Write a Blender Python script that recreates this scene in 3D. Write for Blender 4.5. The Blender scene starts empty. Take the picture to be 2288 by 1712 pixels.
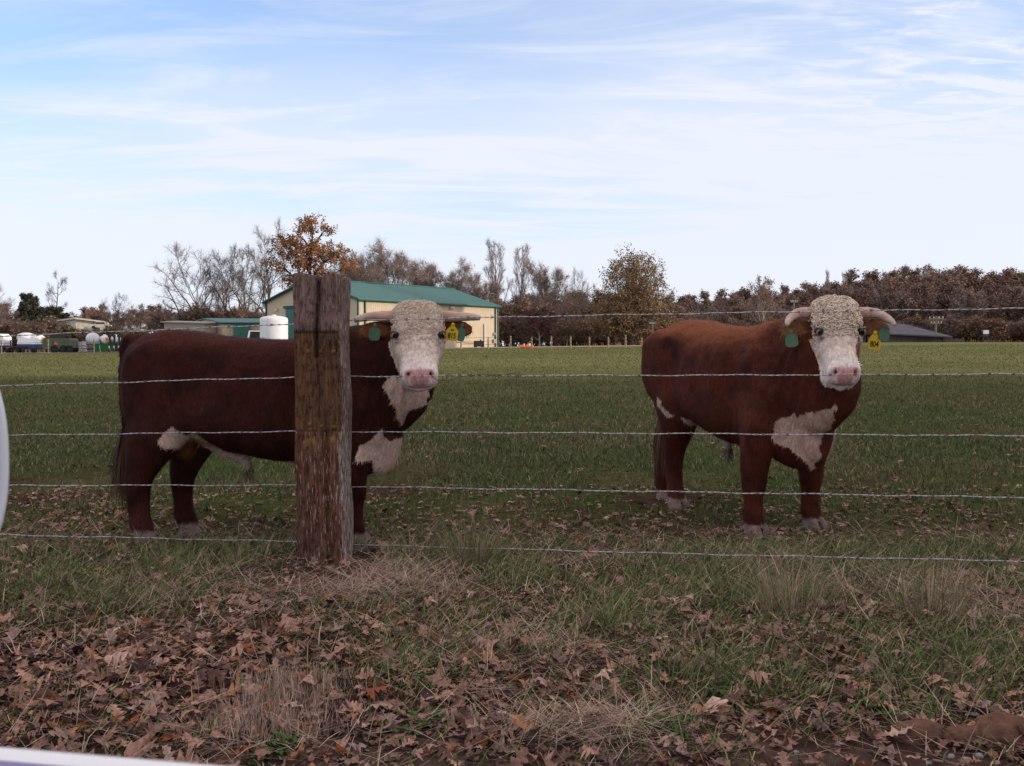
import bpy, math, random
import numpy as np
from mathutils import Vector, Matrix
R = math.radians
PI = math.pi
S = bpy.context.scene
COL = S.collection

# ------------------------------------------------------------------ camera
CAMH, PITCH, F = 1.2, R(2.085), 2224.0
cam = bpy.data.cameras.new('camera')
cam.sensor_width = 36.0; cam.lens = 35.0
cam.clip_start = 0.05; cam.clip_end = 6000
cam.dof.use_dof = True; cam.dof.focus_distance = 6.3; cam.dof.aperture_fstop = 16
camo = bpy.data.objects.new('camera', cam); COL.objects.link(camo)
camo.location = (0, 0, CAMH); camo.rotation_euler = (R(90) - PITCH, 0, 0)
S.camera = camo

# ------------------------------------------------------------------ light
SUN_EL = R(10.0)
SUN_AZ = math.atan2(-0.17, 0.985)              # direction towards the sun, seen from above, from +x
sdir = Vector((math.cos(SUN_EL)*math.cos(SUN_AZ), math.cos(SUN_EL)*math.sin(SUN_AZ), math.sin(SUN_EL)))
sl = bpy.data.lights.new('sun', 'SUN'); sl.energy = 2.9; sl.angle = R(0.6); sl.color = (1.0, 0.85, 0.66)
so = bpy.data.objects.new('sun', sl); COL.objects.link(so)
so.rotation_euler = (-sdir).to_track_quat('-Z', 'Y').to_euler(); so.location = (60, -10, 40)
S.view_settings.view_transform = 'Standard'; S.view_settings.look = 'None'
S.view_settings.gamma = 1; S.view_settings.exposure = 0.15
S.render.film_transparent = False
try:
    S.cycles.max_bounces = 5; S.cycles.diffuse_bounces = 2; S.cycles.glossy_bounces = 2
    S.cycles.transparent_max_bounces = 6; S.cycles.transmission_bounces = 3
except Exception: pass

W = bpy.data.worlds.new('World'); S.world = W; W.use_nodes = True
wn, wl = W.node_tree.nodes, W.node_tree.links
wn.clear()
def wnode(t, **k):
    n = wn.new(t)
    for a, b in k.items(): setattr(n, a, b)
    return n
def wmath(op, a, b=None, clamp=False):
    n = wnode('ShaderNodeMath', operation=op, use_clamp=clamp)
    for i, v in enumerate((a, b)):
        if v is None: continue
        if hasattr(v, 'links'): wl.new(v, n.inputs[i])
        else: n.inputs[i].default_value = v
    return n.outputs[0]
wout = wnode('ShaderNodeOutputWorld'); wbg = wnode('ShaderNodeBackground')
sky = wnode('ShaderNodeTexSky', sky_type='NISHITA', sun_disc=False)
sky.sun_elevation = SUN_EL; sky.sun_rotation = PI/2 - SUN_AZ
sky.air_density = 1.0; sky.dust_density = 0.6; sky.ozone_density = 2.5
tc = wnode('ShaderNodeTexCoord'); sep = wnode('ShaderNodeSeparateXYZ')
wl.new(tc.outputs['Generated'], sep.inputs[0])
dx, dy, dz = sep.outputs
zz = wmath('ADD', wmath('MAXIMUM', dz, 0.0), 0.10)
comb = wnode('ShaderNodeCombineXYZ')                      # project the direction on a cloud layer
wl.new(wmath('DIVIDE', dx, zz), comb.inputs[0]); wl.new(wmath('DIVIDE', dy, zz), comb.inputs[1])
def wnoise(scale, detail, rough, loc, sc, rz=0.0, dist=0.0):
    m = wnode('ShaderNodeMapping'); wl.new(comb.outputs[0], m.inputs[0])
    m.inputs['Location'].default_value = loc; m.inputs['Scale'].default_value = sc; m.inputs['Rotation'].default_value = (0, 0, rz)
    n = wnode('ShaderNodeTexNoise'); wl.new(m.outputs[0], n.inputs['Vector'])
    n.inputs['Scale'].default_value = scale; n.inputs['Detail'].default_value = detail
    n.inputs['Roughness'].default_value = rough; n.inputs['Distortion'].default_value = dist
    return n.outputs['Fac']
n1 = wnoise(0.45, 6, 0.5, (3.1, 1.7, 0), (0.55, 1.0, 1), R(12), 0.6)     # long cirrus bands
n2 = wnoise(2.2, 5, 0.62, (0.4, 5.2, 0), (0.45, 1.3, 1), R(-18), 0.8)    # wisps
n3 = wnoise(8.0, 5, 0.62, (2.0, 0.3, 0), (0.55, 1.3, 1), R(35), 0.6)        # fine ripples
def wramp(v, lo, hi):
    n = wnode('ShaderNodeMapRange', interpolation_type='SMOOTHSTEP')
    wl.new(v, n.inputs[0]); n.inputs[1].default_value = lo; n.inputs[2].default_value = hi
    return n.outputs[0]
hor = wmath('SUBTRACT', 1.0, wramp(dz, 0.02, 0.27))                       # more veil near the horizon
az = wramp(wmath('DIVIDE', dx, wmath('MAXIMUM', dy, 0.05)), 0.12, 0.5)    # rippled layer stands to the right
rip = wmath('MULTIPLY', wmath('MULTIPLY', wramp(n3, 0.42, 0.68), wramp(dz, 0.10, 0.2)), az)
c = wmath('ADD', wmath('MULTIPLY', wramp(n1, 0.30, 0.68), 0.72), wmath('MULTIPLY', wramp(n2, 0.42, 0.72), 0.38))
c = wmath('ADD', wmath('ADD', c, wmath('MULTIPLY', hor, 0.52)), wmath('SUBTRACT', wmath('MULTIPLY', rip, 0.55), wmath('MULTIPLY', wmath('MULTIPLY', az, wramp(dz, 0.09, 0.2)), 0.12)))
high = wramp(dz, 0.36, 0.62)                                              # unseen bright warm veil added overhead to neutralise the blue shade light
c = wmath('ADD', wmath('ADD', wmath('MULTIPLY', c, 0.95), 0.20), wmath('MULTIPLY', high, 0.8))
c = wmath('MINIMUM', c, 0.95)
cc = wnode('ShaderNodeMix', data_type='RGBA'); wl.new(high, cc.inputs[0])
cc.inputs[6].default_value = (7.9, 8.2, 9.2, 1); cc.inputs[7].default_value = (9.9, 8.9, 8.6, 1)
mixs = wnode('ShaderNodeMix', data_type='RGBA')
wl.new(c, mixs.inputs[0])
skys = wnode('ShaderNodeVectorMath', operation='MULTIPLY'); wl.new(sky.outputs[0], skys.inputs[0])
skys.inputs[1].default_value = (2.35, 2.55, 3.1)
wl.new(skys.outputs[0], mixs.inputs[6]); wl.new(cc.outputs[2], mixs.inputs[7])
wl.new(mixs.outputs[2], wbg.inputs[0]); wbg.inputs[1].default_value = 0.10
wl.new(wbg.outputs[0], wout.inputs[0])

# ------------------------------------------------------------------ helpers
def at(px, py, D):
    """photo pixel (2288 x 1712) + distance north of the camera -> point in the scene"""
    xc, yc = (px - 1144)/F, (856 - py)/F
    c_, s_ = math.cos(PITCH), math.sin(PITCH)
    d = (xc, c_ + yc*s_, -s_ + yc*c_)
    k = D/d[1]
    return Vector((d[0]*k, D, CAMH + d[2]*k))
def smooth(a, b, x):
    t = np.clip((np.asarray(x, float) - a)/(b - a), 0, 1)
    return t*t*(3 - 2*t)
_rs = np.random.RandomState(7)
_tab = _rs.rand(256, 256)
def vnoise(x, y):
    x = np.asarray(x, float); y = np.asarray(y, float)
    xi = np.floor(x).astype(int); yi = np.floor(y).astype(int)
    fx = x - xi; fy = y - yi
    fx = fx*fx*(3 - 2*fx); fy = fy*fy*(3 - 2*fy)
    g = lambda a, b: _tab[a & 255, b & 255]
    return (g(xi, yi)*(1-fx) + g(xi+1, yi)*fx)*(1-fy) + (g(xi, yi+1)*(1-fx) + g(xi+1, yi+1)*fx)*fy
def fbm(x, y, o=4):
    s = 0; a = .5
    for i in range(o):
        s = s + a*vnoise(x*2**i + 17.3*i, y*2**i + 5.1*i); a *= .5
    return s/(1 - .5**o)
def H(x, y):
    """height of the land"""
    x = np.asarray(x, float); y = np.asarray(y, float)
    zf = np.clip(1.13 + np.clip(x, -55, 45)*.0125, .3, 1.75)
    r = np.clip((y - 9)/(112 - 9), 0, 1.02); r = r**1.15
    z = zf*r
    z = z + 0.035*(fbm(x*.9, y*.9) - .5)*(smooth(1, 3, y) if np.ndim(y) else float(smooth(1, 3, y)))
    z = z - .10*smooth(3.05, 2.55, y)                                     # road edge
    z = z + 9.0*smooth(165, 330, y)*smooth(20, 110, x)                    # wooded rise on the right
    z = z + 2.2*smooth(140, 320, y)*smooth(10, -40, x)
    return z
def hz(x, y): return float(H(float(x), float(y)))

class MB:
    """collects polygons for ONE mesh object"""
    def __init__(s): s.v = []; s.f = []; s.m = []; s.c = []; s.mi = 0; s.col = (1, 1, 1); s.usec = False
    def add(s, vs, fs):
        o = len(s.v); s.v.extend(tuple(p) for p in vs); s.c.extend([s.col]*len(vs))
        for f in fs: s.f.append(tuple(i + o for i in f)); s.m.append(s.mi)
    def box(s, c, d, rz=0.0, tilt=None):
        M = Matrix.Rotation(rz, 3, 'Z')
        if tilt: M = M @ Matrix.Rotation(tilt[0], 3, 'X') @ Matrix.Rotation(tilt[1], 3, 'Y')
        vs = [Vector(c) + M @ Vector((sx*d[0]/2, sy*d[1]/2, sz*d[2]/2)) for sz in (-1, 1) for sy in (-1, 1) for sx in (-1, 1)]
        s.add(vs, [(0, 2, 3, 1), (4, 5, 7, 6), (0, 1, 5, 4), (2, 6, 7, 3), (0, 4, 6, 2), (1, 3, 7, 5)])
    def tube(s, pts, rad, n=8, cap=True):
        pts = [Vector(p) for p in pts]
        if not hasattr(rad, '__len__'): rad = [rad]*len(pts)
        rings = []; up = None
        for i, p in enumerate(pts):
            t = (pts[min(i+1, len(pts)-1)] - pts[max(i-1, 0)])
            t = t.normalized() if t.length > 1e-9 else Vector((0, 0, 1))
            if up is None: up = Vector((0, 0, 1)) if abs(t.z) < .9 else Vector((1, 0, 0))
            a = t.cross(up)
            if a.length < 1e-5: a = t.orthogonal()
            a.normalize(); b = a.cross(t); up = b
            rings.append([p + a*(rad[i]*math.cos(2*PI*k/n)) + b*(rad[i]*math.sin(2*PI*k/n)) for k in range(n)])
        s.loft(rings, cap)
    def loft(s, rings, cap=True, close=True):
        n = len(rings[0]); vs = [p for r in rings for p in r]; fs = []
        for i in range(len(rings)-1):
            for k in range(n if close else n-1):
                k2 = (k+1) % n
                fs.append((i*n+k, i*n+k2, (i+1)*n+k2, (i+1)*n+k))
        if cap:
            fs.append(tuple(range(n-1, -1, -1))); fs.append(tuple((len(rings)-1)*n + k for k in range(n)))
        s.add(vs, fs)
    def lathe(s, prof, c, n=20, axis='Z', rz=0.0):
        M = Matrix.Rotation(rz, 3, 'Z')
        if axis == 'X': M = M @ Matrix.Rotation(R(90), 3, 'Y')
        if axis == 'Y': M = M @ Matrix.Rotation(R(-90), 3, 'X')
        rings = [[Vector(c) + M @ Vector((r*math.cos(2*PI*k/n), r*math.sin(2*PI*k/n), z)) for k in range(n)] for r, z in prof]
        s.loft(rings, True)
    def build(s, name, mats, parent=None, sm=False):
        me = bpy.data.meshes.new(name)
        me.from_pydata([tuple(p) for p in s.v], [], s.f)
        for m in (mats if isinstance(mats, (list, tuple)) else [mats]): me.materials.append(m)
        me.polygons.foreach_set('material_index', s.m)
        if s.usec:
            at_ = me.color_attributes.new('Col', 'FLOAT_COLOR', 'POINT')
            at_.data.foreach_set('color', np.column_stack([np.array(s.c, float), np.ones(len(s.c))]).ravel())
        if sm: me.polygons.foreach_set('use_smooth', [True]*len(me.polygons))
        me.update()
        o = bpy.data.objects.new(name, me); COL.objects.link(o)
        if parent is not None: o.parent = parent
        return o
def npmesh(name, V, loops, sizes, mats, parent=None, cols=None, sm=False):
    """fast mesh from arrays: V (n,3), loops flat vertex ids, sizes per polygon"""
    me = bpy.data.meshes.new(name)
    V = np.asarray(V, np.float32); loops = np.asarray(loops, np.int32).ravel(); sizes = np.asarray(sizes, np.int32)
    me.vertices.add(len(V)); me.vertices.foreach_set('co', V.ravel())
    me.loops.add(len(loops)); me.loops.foreach_set('vertex_index', loops)
    me.polygons.add(len(sizes)); st = np.concatenate([[0], np.cumsum(sizes)[:-1]]).astype(np.int32)
    me.polygons.foreach_set('loop_start', st); me.polygons.foreach_set('loop_total', sizes)
    for m in (mats if isinstance(mats, (list, tuple)) else [mats]): me.materials.append(m)
    if cols is not None:
        a = me.color_attributes.new('Col', 'FLOAT_COLOR', 'POINT')
        a.data.foreach_set('color', np.column_stack([cols, np.ones(len(cols))]).astype(np.float32).ravel())
    if sm: me.polygons.foreach_set('use_smooth', np.ones(len(sizes), bool))
    me.update(calc_edges=True); me.validate()
    o = bpy.data.objects.new(name, me); COL.objects.link(o)
    if parent is not None: o.parent = parent
    return o
def tag(o, label=None, cat=None, group=None, kind=None):
    if label: o['label'] = label
    if cat: o['category'] = cat
    if group: o['group'] = group
    if kind: o['kind'] = kind
    return o
def empty(name, loc, rz=0.0, label=None, cat=None, group=None):
    o = bpy.data.objects.new(name, None); COL.objects.link(o)
    o.location = loc; o.rotation_euler = (0, 0, rz); o.empty_display_size = .2
    return tag(o, label, cat, group)
def copy_tree(o, parent=None):
    c_ = o.copy(); COL.objects.link(c_)
    if parent is not None: c_.parent = parent
    for ch in list(o.children): copy_tree(ch, c_)
    return c_

def mat(name, col, rough=.8, col2=None, nscale=8.0, nlo=.4, nhi=.6, bump=0.0, bscale=40.0, stretch=(1, 1, 1), vcol=False, spec=.3, metal=0.0, coords='Object', vvar=0.0, detail=5):
    m = bpy.data.materials.new(name); m.use_nodes = True
    n, l = m.node_tree.nodes, m.node_tree.links
    b = n['Principled BSDF']; b.inputs['Roughness'].default_value = rough; b.inputs['Metallic'].default_value = metal
    b.inputs['Specular IOR Level'].default_value = spec
    tcn = n.new('ShaderNodeTexCoord'); mp = n.new('ShaderNodeMapping'); l.new(tcn.outputs[coords], mp.inputs[0]); mp.inputs['Scale'].default_value = stretch
    def noise(sc, det=detail):
        t = n.new('ShaderNodeTexNoise'); l.new(mp.outputs[0], t.inputs['Vector']); t.inputs['Scale'].default_value = sc; t.inputs['Detail'].default_value = det; t.inputs['Roughness'].default_value = .6
        return t.outputs['Fac']
    base = None
    if vcol:
        a = n.new('ShaderNodeAttribute'); a.attribute_name = 'Col'; base = a.outputs['Color']
        if vvar:
            mr = n.new('ShaderNodeMapRange'); l.new(noise(nscale), mr.inputs[0]); mr.inputs[1].default_value = nlo; mr.inputs[2].default_value = nhi; mr.inputs[3].default_value = 1 - vvar; mr.inputs[4].default_value = 1 + vvar
            vm = n.new('ShaderNodeVectorMath'); vm.operation = 'SCALE'; l.new(base, vm.inputs[0]); l.new(mr.outputs[0], vm.inputs['Scale']); base = vm.outputs[0]
        l.new(base, b.inputs['Base Color'])
    elif col2 is not None:
        mx = n.new('ShaderNodeMix'); mx.data_type = 'RGBA'; mr = n.new('ShaderNodeMapRange'); l.new(noise(nscale), mr.inputs[0]); mr.inputs[1].default_value = nlo; mr.inputs[2].default_value = nhi
        l.new(mr.outputs[0], mx.inputs[0]); mx.inputs[6].default_value = (*col, 1); mx.inputs[7].default_value = (*col2, 1); l.new(mx.outputs[2], b.inputs['Base Color'])
    else: b.inputs['Base Color'].default_value = (*col, 1)
    if bump:
        bn = n.new('ShaderNodeBump'); bn.inputs['Strength'].default_value = bump; bn.inputs['Distance'].default_value = .01
        l.new(noise(bscale), bn.inputs['Height']); l.new(bn.outputs[0], b.inputs['Normal'])
    return m
# ------------------------------------------------------------------ materials
m_ground = mat('ground', (1, 1, 1), 1.0, spec=.0, vcol=True, vvar=.45, nscale=9.0, nlo=.3, nhi=.7, bump=.6, bscale=30, detail=8)
m_gravel = mat('gravel', (.30, .25, .20), .95, (.20, .16, .13), 3.0, bump=.4, bscale=12)
m_yard = mat('bare_earth', (.36, .25, .15), .95, (.24, .16, .09), .8, bump=.3)
m_barnwall = mat('cream_metal', (.54, .45, .325), .55, (.50, .415, .30), .6, spec=.3)
m_greywall = mat('grey_metal', (.34, .29, .24), .6, (.30, .26, .22), 1.0)
m_green = mat('green_metal', (.030, .135, .115), .45, (.026, .12, .105), 1.2, spec=.4)
m_greendk = mat('green_trim', (.016, .075, .068), .5)
m_white = mat('white_paint', (.76, .76, .78), .45, (.70, .70, .72), 1.2)
m_offwhite = mat('aged_white', (.66, .62, .52), .6, (.5, .46, .38), 2.0)
m_black = mat('black_paint_and_dark', (.015, .015, .017), .55)
m_dark = mat('dark_steel', (.03, .03, .033), .6, (.06, .045, .035), 6.0)
m_galv = mat('galvanised', (.42, .43, .45), .4, (.3, .3, .32), 8, metal=.6)
m_shedroof = mat('slate_roof', (.055, .05, .066), .75, (.075, .07, .085), 1.0)
m_shedwall = mat('weathered_boards', (.085, .07, .064), .9, (.055, .045, .042), 1.5, stretch=(6, 6, .4))
m_olive = mat('olive_paint', (.085, .115, .07), .6, (.11, .125, .08), 2.0)
m_farmgreen = mat('farm_green', (.015, .13, .03), .45)
m_yellow = mat('yellow_paint', (.65, .42, .02), .5)
m_blue = mat('blue_paint', (.05, .085, .23), .45)
m_orange = mat('orange_vinyl', (.85, .16, .02), .6)
m_rubber = mat('rubber', (.02, .02, .02), .9)
m_paleWood = mat('pale_post_wood', (.40, .30, .19), .9, (.28, .2, .12), 3, stretch=(3, 3, .4))
m_greyWood = mat('grey_post_wood', (.26, .22, .18), .9, (.16, .13, .1), 3, stretch=(3, 3, .4))
m_wire = mat('zinc_wire', (.50, .50, .53), .38, (.20, .15, .14), 60, .5, .7, metal=.8)
m_rustwire = mat('rusty_barb', (.16, .09, .08), .7, metal=.3)

# ------------------------------------------------------------------ ground
def spaced(lo, hi, near, k, s0):
    v = [near]; 
    while v[-1] < hi: v.append(v[-1] + max(s0, abs(v[-1] - near*0)*k))
    u = [near]
    while u[-1] > lo: u.append(u[-1] - max(s0, abs(u[-1])*k))
    return np.array(sorted(set(u[1:] + v)))
ys = np.concatenate([np.arange(-60, 1.6, 3.0), np.arange(1.6, 7.5, .05), spaced(7.5, 1800, 7.5, .011, .09)[1:]])
ys = np.unique(ys[ys >= -60])
xs = spaced(-1500, 1500, 0.0, .022, .05); 
X, Y = np.meshgrid(xs, ys)
Z = H(X, Y)
near_w = smooth(9.0, 4.0, Y)
Z = Z + near_w*(.03*(fbm(X*4, Y*4) - .5))
nx, ny = len(xs), len(ys)
idx = np.arange(nx*ny).reshape(ny, nx)
q = np.stack([idx[:-1, :-1], idx[:-1, 1:], idx[1:, 1:], idx[1:, :-1]], -1).reshape(-1, 4)
def mixc(a, b, t): return a*(1 - t[..., None]) + b*t[..., None]
A = lambda *c: np.array(c, float)
n_a = fbm(X*.8, Y*.8); n_b = fbm(X*.11 + 9, Y*.19 + 3); n_c = fbm(X*3.1, Y*3.1)
soil = mixc(A(.070, .034, .028), A(.040, .020, .018), n_a)
past = mixc(A(.045, .062, .020), A(.070, .066, .030), smooth(.3, .7, n_a))
farp = mixc(A(.135, .140, .058), A(.175, .165, .078), smooth(.35, .65, n_b))
c0 = mixc(soil, past, .30*smooth(3.2, 4.5, Y + 2*(n_b - .5)) + .70*smooth(5.4, 7.5, Y + 3*(n_a - .5)))
c0 = mixc(c0, soil, .75*smooth(.56, .66, fbm(X*.8 + 31, Y*.9 + 12))*smooth(5.2, 5.8, Y)*smooth(11, 8, Y))
c0 = mixc(c0, farp, smooth(14, 48, Y + 10*(n_b - .5)))
brownfar = mixc(A(.20, .13, .08), A(.13, .085, .05), smooth(.3, .7, fbm(X*.05, Y*.05)))
c0 = mixc(c0, brownfar, smooth(128, 134, Y))
road = mixc(A(.085, .055, .046), A(.13, .09, .075), n_c)
c0 = mixc(c0, road, smooth(3.1, 2.75, Y + .5*(n_a - .5)))
g = npmesh('ground', np.stack([X, Y, Z], -1).reshape(-1, 3), q, np.full(len(q), 4), m_ground, cols=c0.reshape(-1, 3), sm=True)
tag(g, kind='structure')
def sheet(name, x0, x1, y0, y1, st, m, edge=1.5):
    gx = np.arange(x0, x1 + st, st); gy = np.arange(y0, y1 + st, st); gX, gY = np.meshgrid(gx, gy)
    r = (fbm(gX*.3 + 4, gY*.3) - .5)*edge
    gX2 = np.where(gX <= x0 + 1e-6, gX + r, np.where(gX >= x1 - 1e-6, gX + r, gX)); gY2 = np.where((gY <= y0 + 1e-6) | (gY >= y1 - 1e-6), gY + r, gY)
    gZ = H(gX2, gY2) + .05
    ii = np.arange(gX.size).reshape(gX.shape)
    qq = np.stack([ii[:-1, :-1], ii[:-1, 1:], ii[1:, 1:], ii[1:, :-1]], -1).reshape(-1, 4)
    return tag(npmesh(name, np.stack([gX2, gY2, gZ], -1).reshape(-1, 3), qq, np.full(len(qq), 4), m, sm=True), kind='structure')
sheet('yard', -36, 17, 104.0, 131, .9, m_yard, 1.2)
sheet('gravel_lot', -85, -37.5, 108.5, 127, .9, m_gravel, 1.2)

# ------------------------------------------------------------------ green roofed barn
def wallpanel(mb, a, b, z0, z1a, z1b, holes=(), rib=.32, dep=.022, thick=.12, nrm=None):
    """ribbed sheet-metal wall from plan point a to b"""
    a = Vector((a[0], a[1], 0)); b = Vector((b[0], b[1], 0)); L = (b - a).length; t = (b - a)/L
    n = int(L/rib); 
    vs = []; 
    for i in range(n + 1):
        for du, dn in ((0, 0), (.55, 0), (.68, 1), (.87, 1)):
            u = min((i + du)*rib, L); vs.append((u, dn*dep))
    prof = [p for k, p in enumerate(vs) if k == 0 or p[0] > vs[k-1][0] + 1e-6]
    V = []; 
    for u, d in prof:
        zt = z1a + (z1b - z1a)*u/L if not callable(z1a) else z1a(u/L)
        p = a + t*u + nrm*d
        V += [(p.x, p.y, z0), (p.x, p.y, zt), (p.x - nrm.x*thick - nrm.x*d, p.y - nrm.y*thick - nrm.y*d, z0), (p.x - nrm.x*thick - nrm.x*d, p.y - nrm.y*thick - nrm.y*d, zt)]
    Fc = []
    for i in range(len(prof) - 1):
        o = 4*i
        Fc += [(o, o+4, o+5, o+1), (o+2, o+3, o+7, o+6), (o+1, o+5, o+7, o+3)]
    e = 4*(len(prof) - 1); Fc += [(0, 1, 3, 2), (e, e+2, e+3, e+1)]
    mb.add(V, Fc)
ex, ey = Vector((.603, .797, 0)), Vector((-.797, .603, 0))     # along the long side, along the gable
B0 = Vector((-16.2, 105.0, 0)); BL, BW = 23.9, 14.8
bz = hz(-16, 110) - .15; EAVE, RIDGE = 6.35, 8.63
barn = empty('barn', (B0.x, B0.y, 0), 0, 'large cream metal barn with a green roof, partly hidden by the big fence post', 'barn')
barn.location = (0, 0, 0)
c00, c10, c01, c11 = B0, B0 + ex*BL, B0 + ey*BW, B0 + ex*BL + ey*BW
wb = MB()
nl = Vector((.797, -.603, 0)); ng = Vector((-.603, -.797, 0))
gab = lambda u: EAVE + (RIDGE - EAVE)*(1 - abs(u - .5)*2) - .12
wallpanel(wb, c00 + ex*.13, c10 - ex*.13, bz, EAVE - .1, EAVE - .1, nrm=nl)
wallpanel(wb, c01, c00, bz, gab, None, nrm=ng)
wallpanel(wb, c11 - ex*.13, c01 + ex*.13, bz, EAVE - .1, EAVE - .1, nrm=-nl)
wallpanel(wb, c10, c11, bz, gab, None, nrm=-ng)
wb.build('wall', m_barnwall, barn)
rb = MB()
ov = .35
def roofside(sgn):
    r0 = B0 + ey*(BW/2) - ex*ov; r1 = B0 + ey*(BW/2) + ex*(BL + ov)
    e0 = (B0 - ey*ov if sgn < 0 else B0 + ey*(BW + ov)) - ex*ov; e1 = e0 + ex*(BL + 2*ov)
    sl_ = (RIDGE - EAVE)/(BW/2); ze = EAVE - sl_*ov
    top = [Vector((r0.x, r0.y, RIDGE)), Vector((r1.x, r1.y, RIDGE)), Vector((e1.x, e1.y, ze)), Vector((e0.x, e0.y, ze))]
    n = int((BL + 2*ov)/.45); vs = []
    for i in range(n + 1):
        for du, h in ((0, 0), (.6, 0), (.7, .03), (.9, .03)):
            u = min((i + du)/n, 1)
            a = top[0].lerp(top[1], u); b = top[3].lerp(top[2], u)
            vs.append((a + Vector((0, 0, h)), b + Vector((0, 0, h))))
    rings = [[a, b, b - Vector((0, 0, .16 + (b.z - ze))), a - Vector((0, 0, .16 + (a.z - RIDGE)))] for a, b in vs]
    rb.loft(rings, True)
roofside(-1); roofside(1)
rf = rb.build('roof', m_green, barn)
rc = MB(); rr0 = B0 + ey*(BW/2) - ex*ov; rr1 = B0 + ey*(BW/2) + ex*(BL + ov)
rc.tube([(rr0.x, rr0.y, RIDGE + .03), (rr1.x, rr1.y, RIDGE + .03)], .11, 6); rc.build('ridge_cap', m_green, rf)
tb = MB()
e0 = B0 - ey*(ov + .02); ze = EAVE - .31*ov
for k0, k1 in ((-ov, BL + ov),):
    p, q_ = e0 + ex*k0, e0 + ex*k1
    tb.tube([(p.x, p.y, ze - .14), (q_.x, q_.y, ze - .14)], .10, 6)
tb.build('gutter', m_greendk, barn)
def trim(pt, nm='corner_trim', r=.17):
    t_ = MB(); t_.box((pt.x, pt.y, (bz + EAVE)/2), (r, r, EAVE - bz - .2), math.atan2(ex.y, ex.x)); t_.build(nm, m_greendk, barn)
trim(c00 + nl*.06 + ng*.06); trim(c10 + nl*.06 - ng*.0); trim(c01 + ng*.05 - nl*.05); trim(B0 + ex*.95 + nl*.10, 'drain_pipe', .14); trim(c10 - ex*.55 + nl*.10, 'drain_pipe', .13)
for s_ in (0, 1):
    a = (B0 if s_ == 0 else B0 + ey*BW) - ex*(ov + .03); b = B0 + ey*(BW/2) - ex*(ov + .03)
    a = a - ey*ov if s_ == 0 else a + ey*ov
    t_ = MB(); t_.tube([(a.x, a.y, ze - .05), (b.x, b.y, RIDGE - .05)], .14, 4); t_.build('rake_trim', m_greendk, barn)
def onwall(u, n=.05): return B0 + ey*u + ng*n
d_ = MB(); p = onwall(7.9, .07); d_.box((p.x, p.y, (bz + 5.55)/2), (7.0, .12, 5.55 - bz), math.atan2(ey.y, ey.x)); door = d_.build('sliding_door', m_green, barn)
d_ = MB(); p = onwall(7.9, .16); d_.box((p.x, p.y, 5.62), (7.6, .16, .28), math.atan2(ey.y, ey.x)); d_.build('door_track', m_greendk, door)
# white downpipe, lamp and meter on the long wall
def onlong(px, z, n=.1):
    best = min((abs((B0 + ex*k).x/(B0 + ex*k).y*F + 1144 - px), k) for k in np.arange(0, BL, .05))[1]
    q0 = B0 + ex*best + nl*n; return Vector((q0.x, q0.y, z))
pp = onlong(1081, 0, .14); d_ = MB(); d_.tube([(pp.x, pp.y, 4.0), (pp.x, pp.y, 1.35), (pp.x + .15, pp.y - .3, 1.15)], .09, 6); d_.build('white_downpipe', m_white, barn)
pp = onlong(1007, 5.72, .2); d_ = MB(); d_.box(pp, (.3, .3, .28)); d_.lathe([(.10, -.1), (.17, .1)], (pp.x + .2, pp.y - .15, pp.z - .1), 8); d_.build('wall_lamp', m_offwhite, barn)
pp = onlong(1102, 2.75, .16); d_ = MB(); d_.lathe([(.05, -.12), (.22, -.05), (.22, .05), (.05, .12)], pp, 10, 'Y'); d_.build('electric_meter', m_galv, barn)
pp = onlong(1102, 1.9, .16); d_ = MB(); d_.box(pp, (.3, .3, .45), math.atan2(ex.y, ex.x)); d_.build('outlet_box', m_galv, barn)
pp = B0 + ey*13.0 + ng*.2; d_ = MB(); d_.box((pp.x, pp.y, 5.4), (.28, .28, .3)); d_.build('wall_lamp', m_offwhite, barn)

# black fuel box on skids by the barn
bx = at(1070, 770, 113.5); t = empty('fuel_box', (bx.x, bx.y, hz(bx.x, bx.y)), .3, 'black tank box standing on skids before the cream barn wall', 'fuel tank')
d_ = MB(); d_.box((0, 0, .42), (1.05, .7, .62)); d_.box((0, 0, .75), (.98, .62, .06)); d_.build('body', m_black, t)
d_ = MB(); d_.tube([(.2, 0, .75), (.2, 0, .92)], .09, 8); d_.build('filler_cap', m_dark, t)
for sx in (-.4, .4):
    d_ = MB(); d_.box((sx, 0, .06), (.12, .8, .13)); d_.build('skid', m_dark, t)
d_ = MB(); d_.tube([(-.5, 0, .5), (-1.4, .1, .52), (-2.6, .3, .6)], .05, 6); d_.build('drawbar', m_dark, t)
# orange plastic netting on the ground
bx = at(1176, 773, 106); d_ = MB()
for i in range(7):
    d_.tube([(bx.x - .62 + i*.2, bx.y + .2*math.sin(i*2.1), 1.12 + .05*math.sin(i*1.7)), (bx.x - .56 + i*.2, bx.y, 1.26 + .08*math.sin(i*2.3)), (bx.x - .44 + i*.2, bx.y - .2, 1.14)], [.10, .15, .09], 6)
o = d_.build('safety_netting', m_orange, sm=True); tag(o, 'bright orange heap of plastic netting lying beyond the far fence', 'netting')

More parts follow.
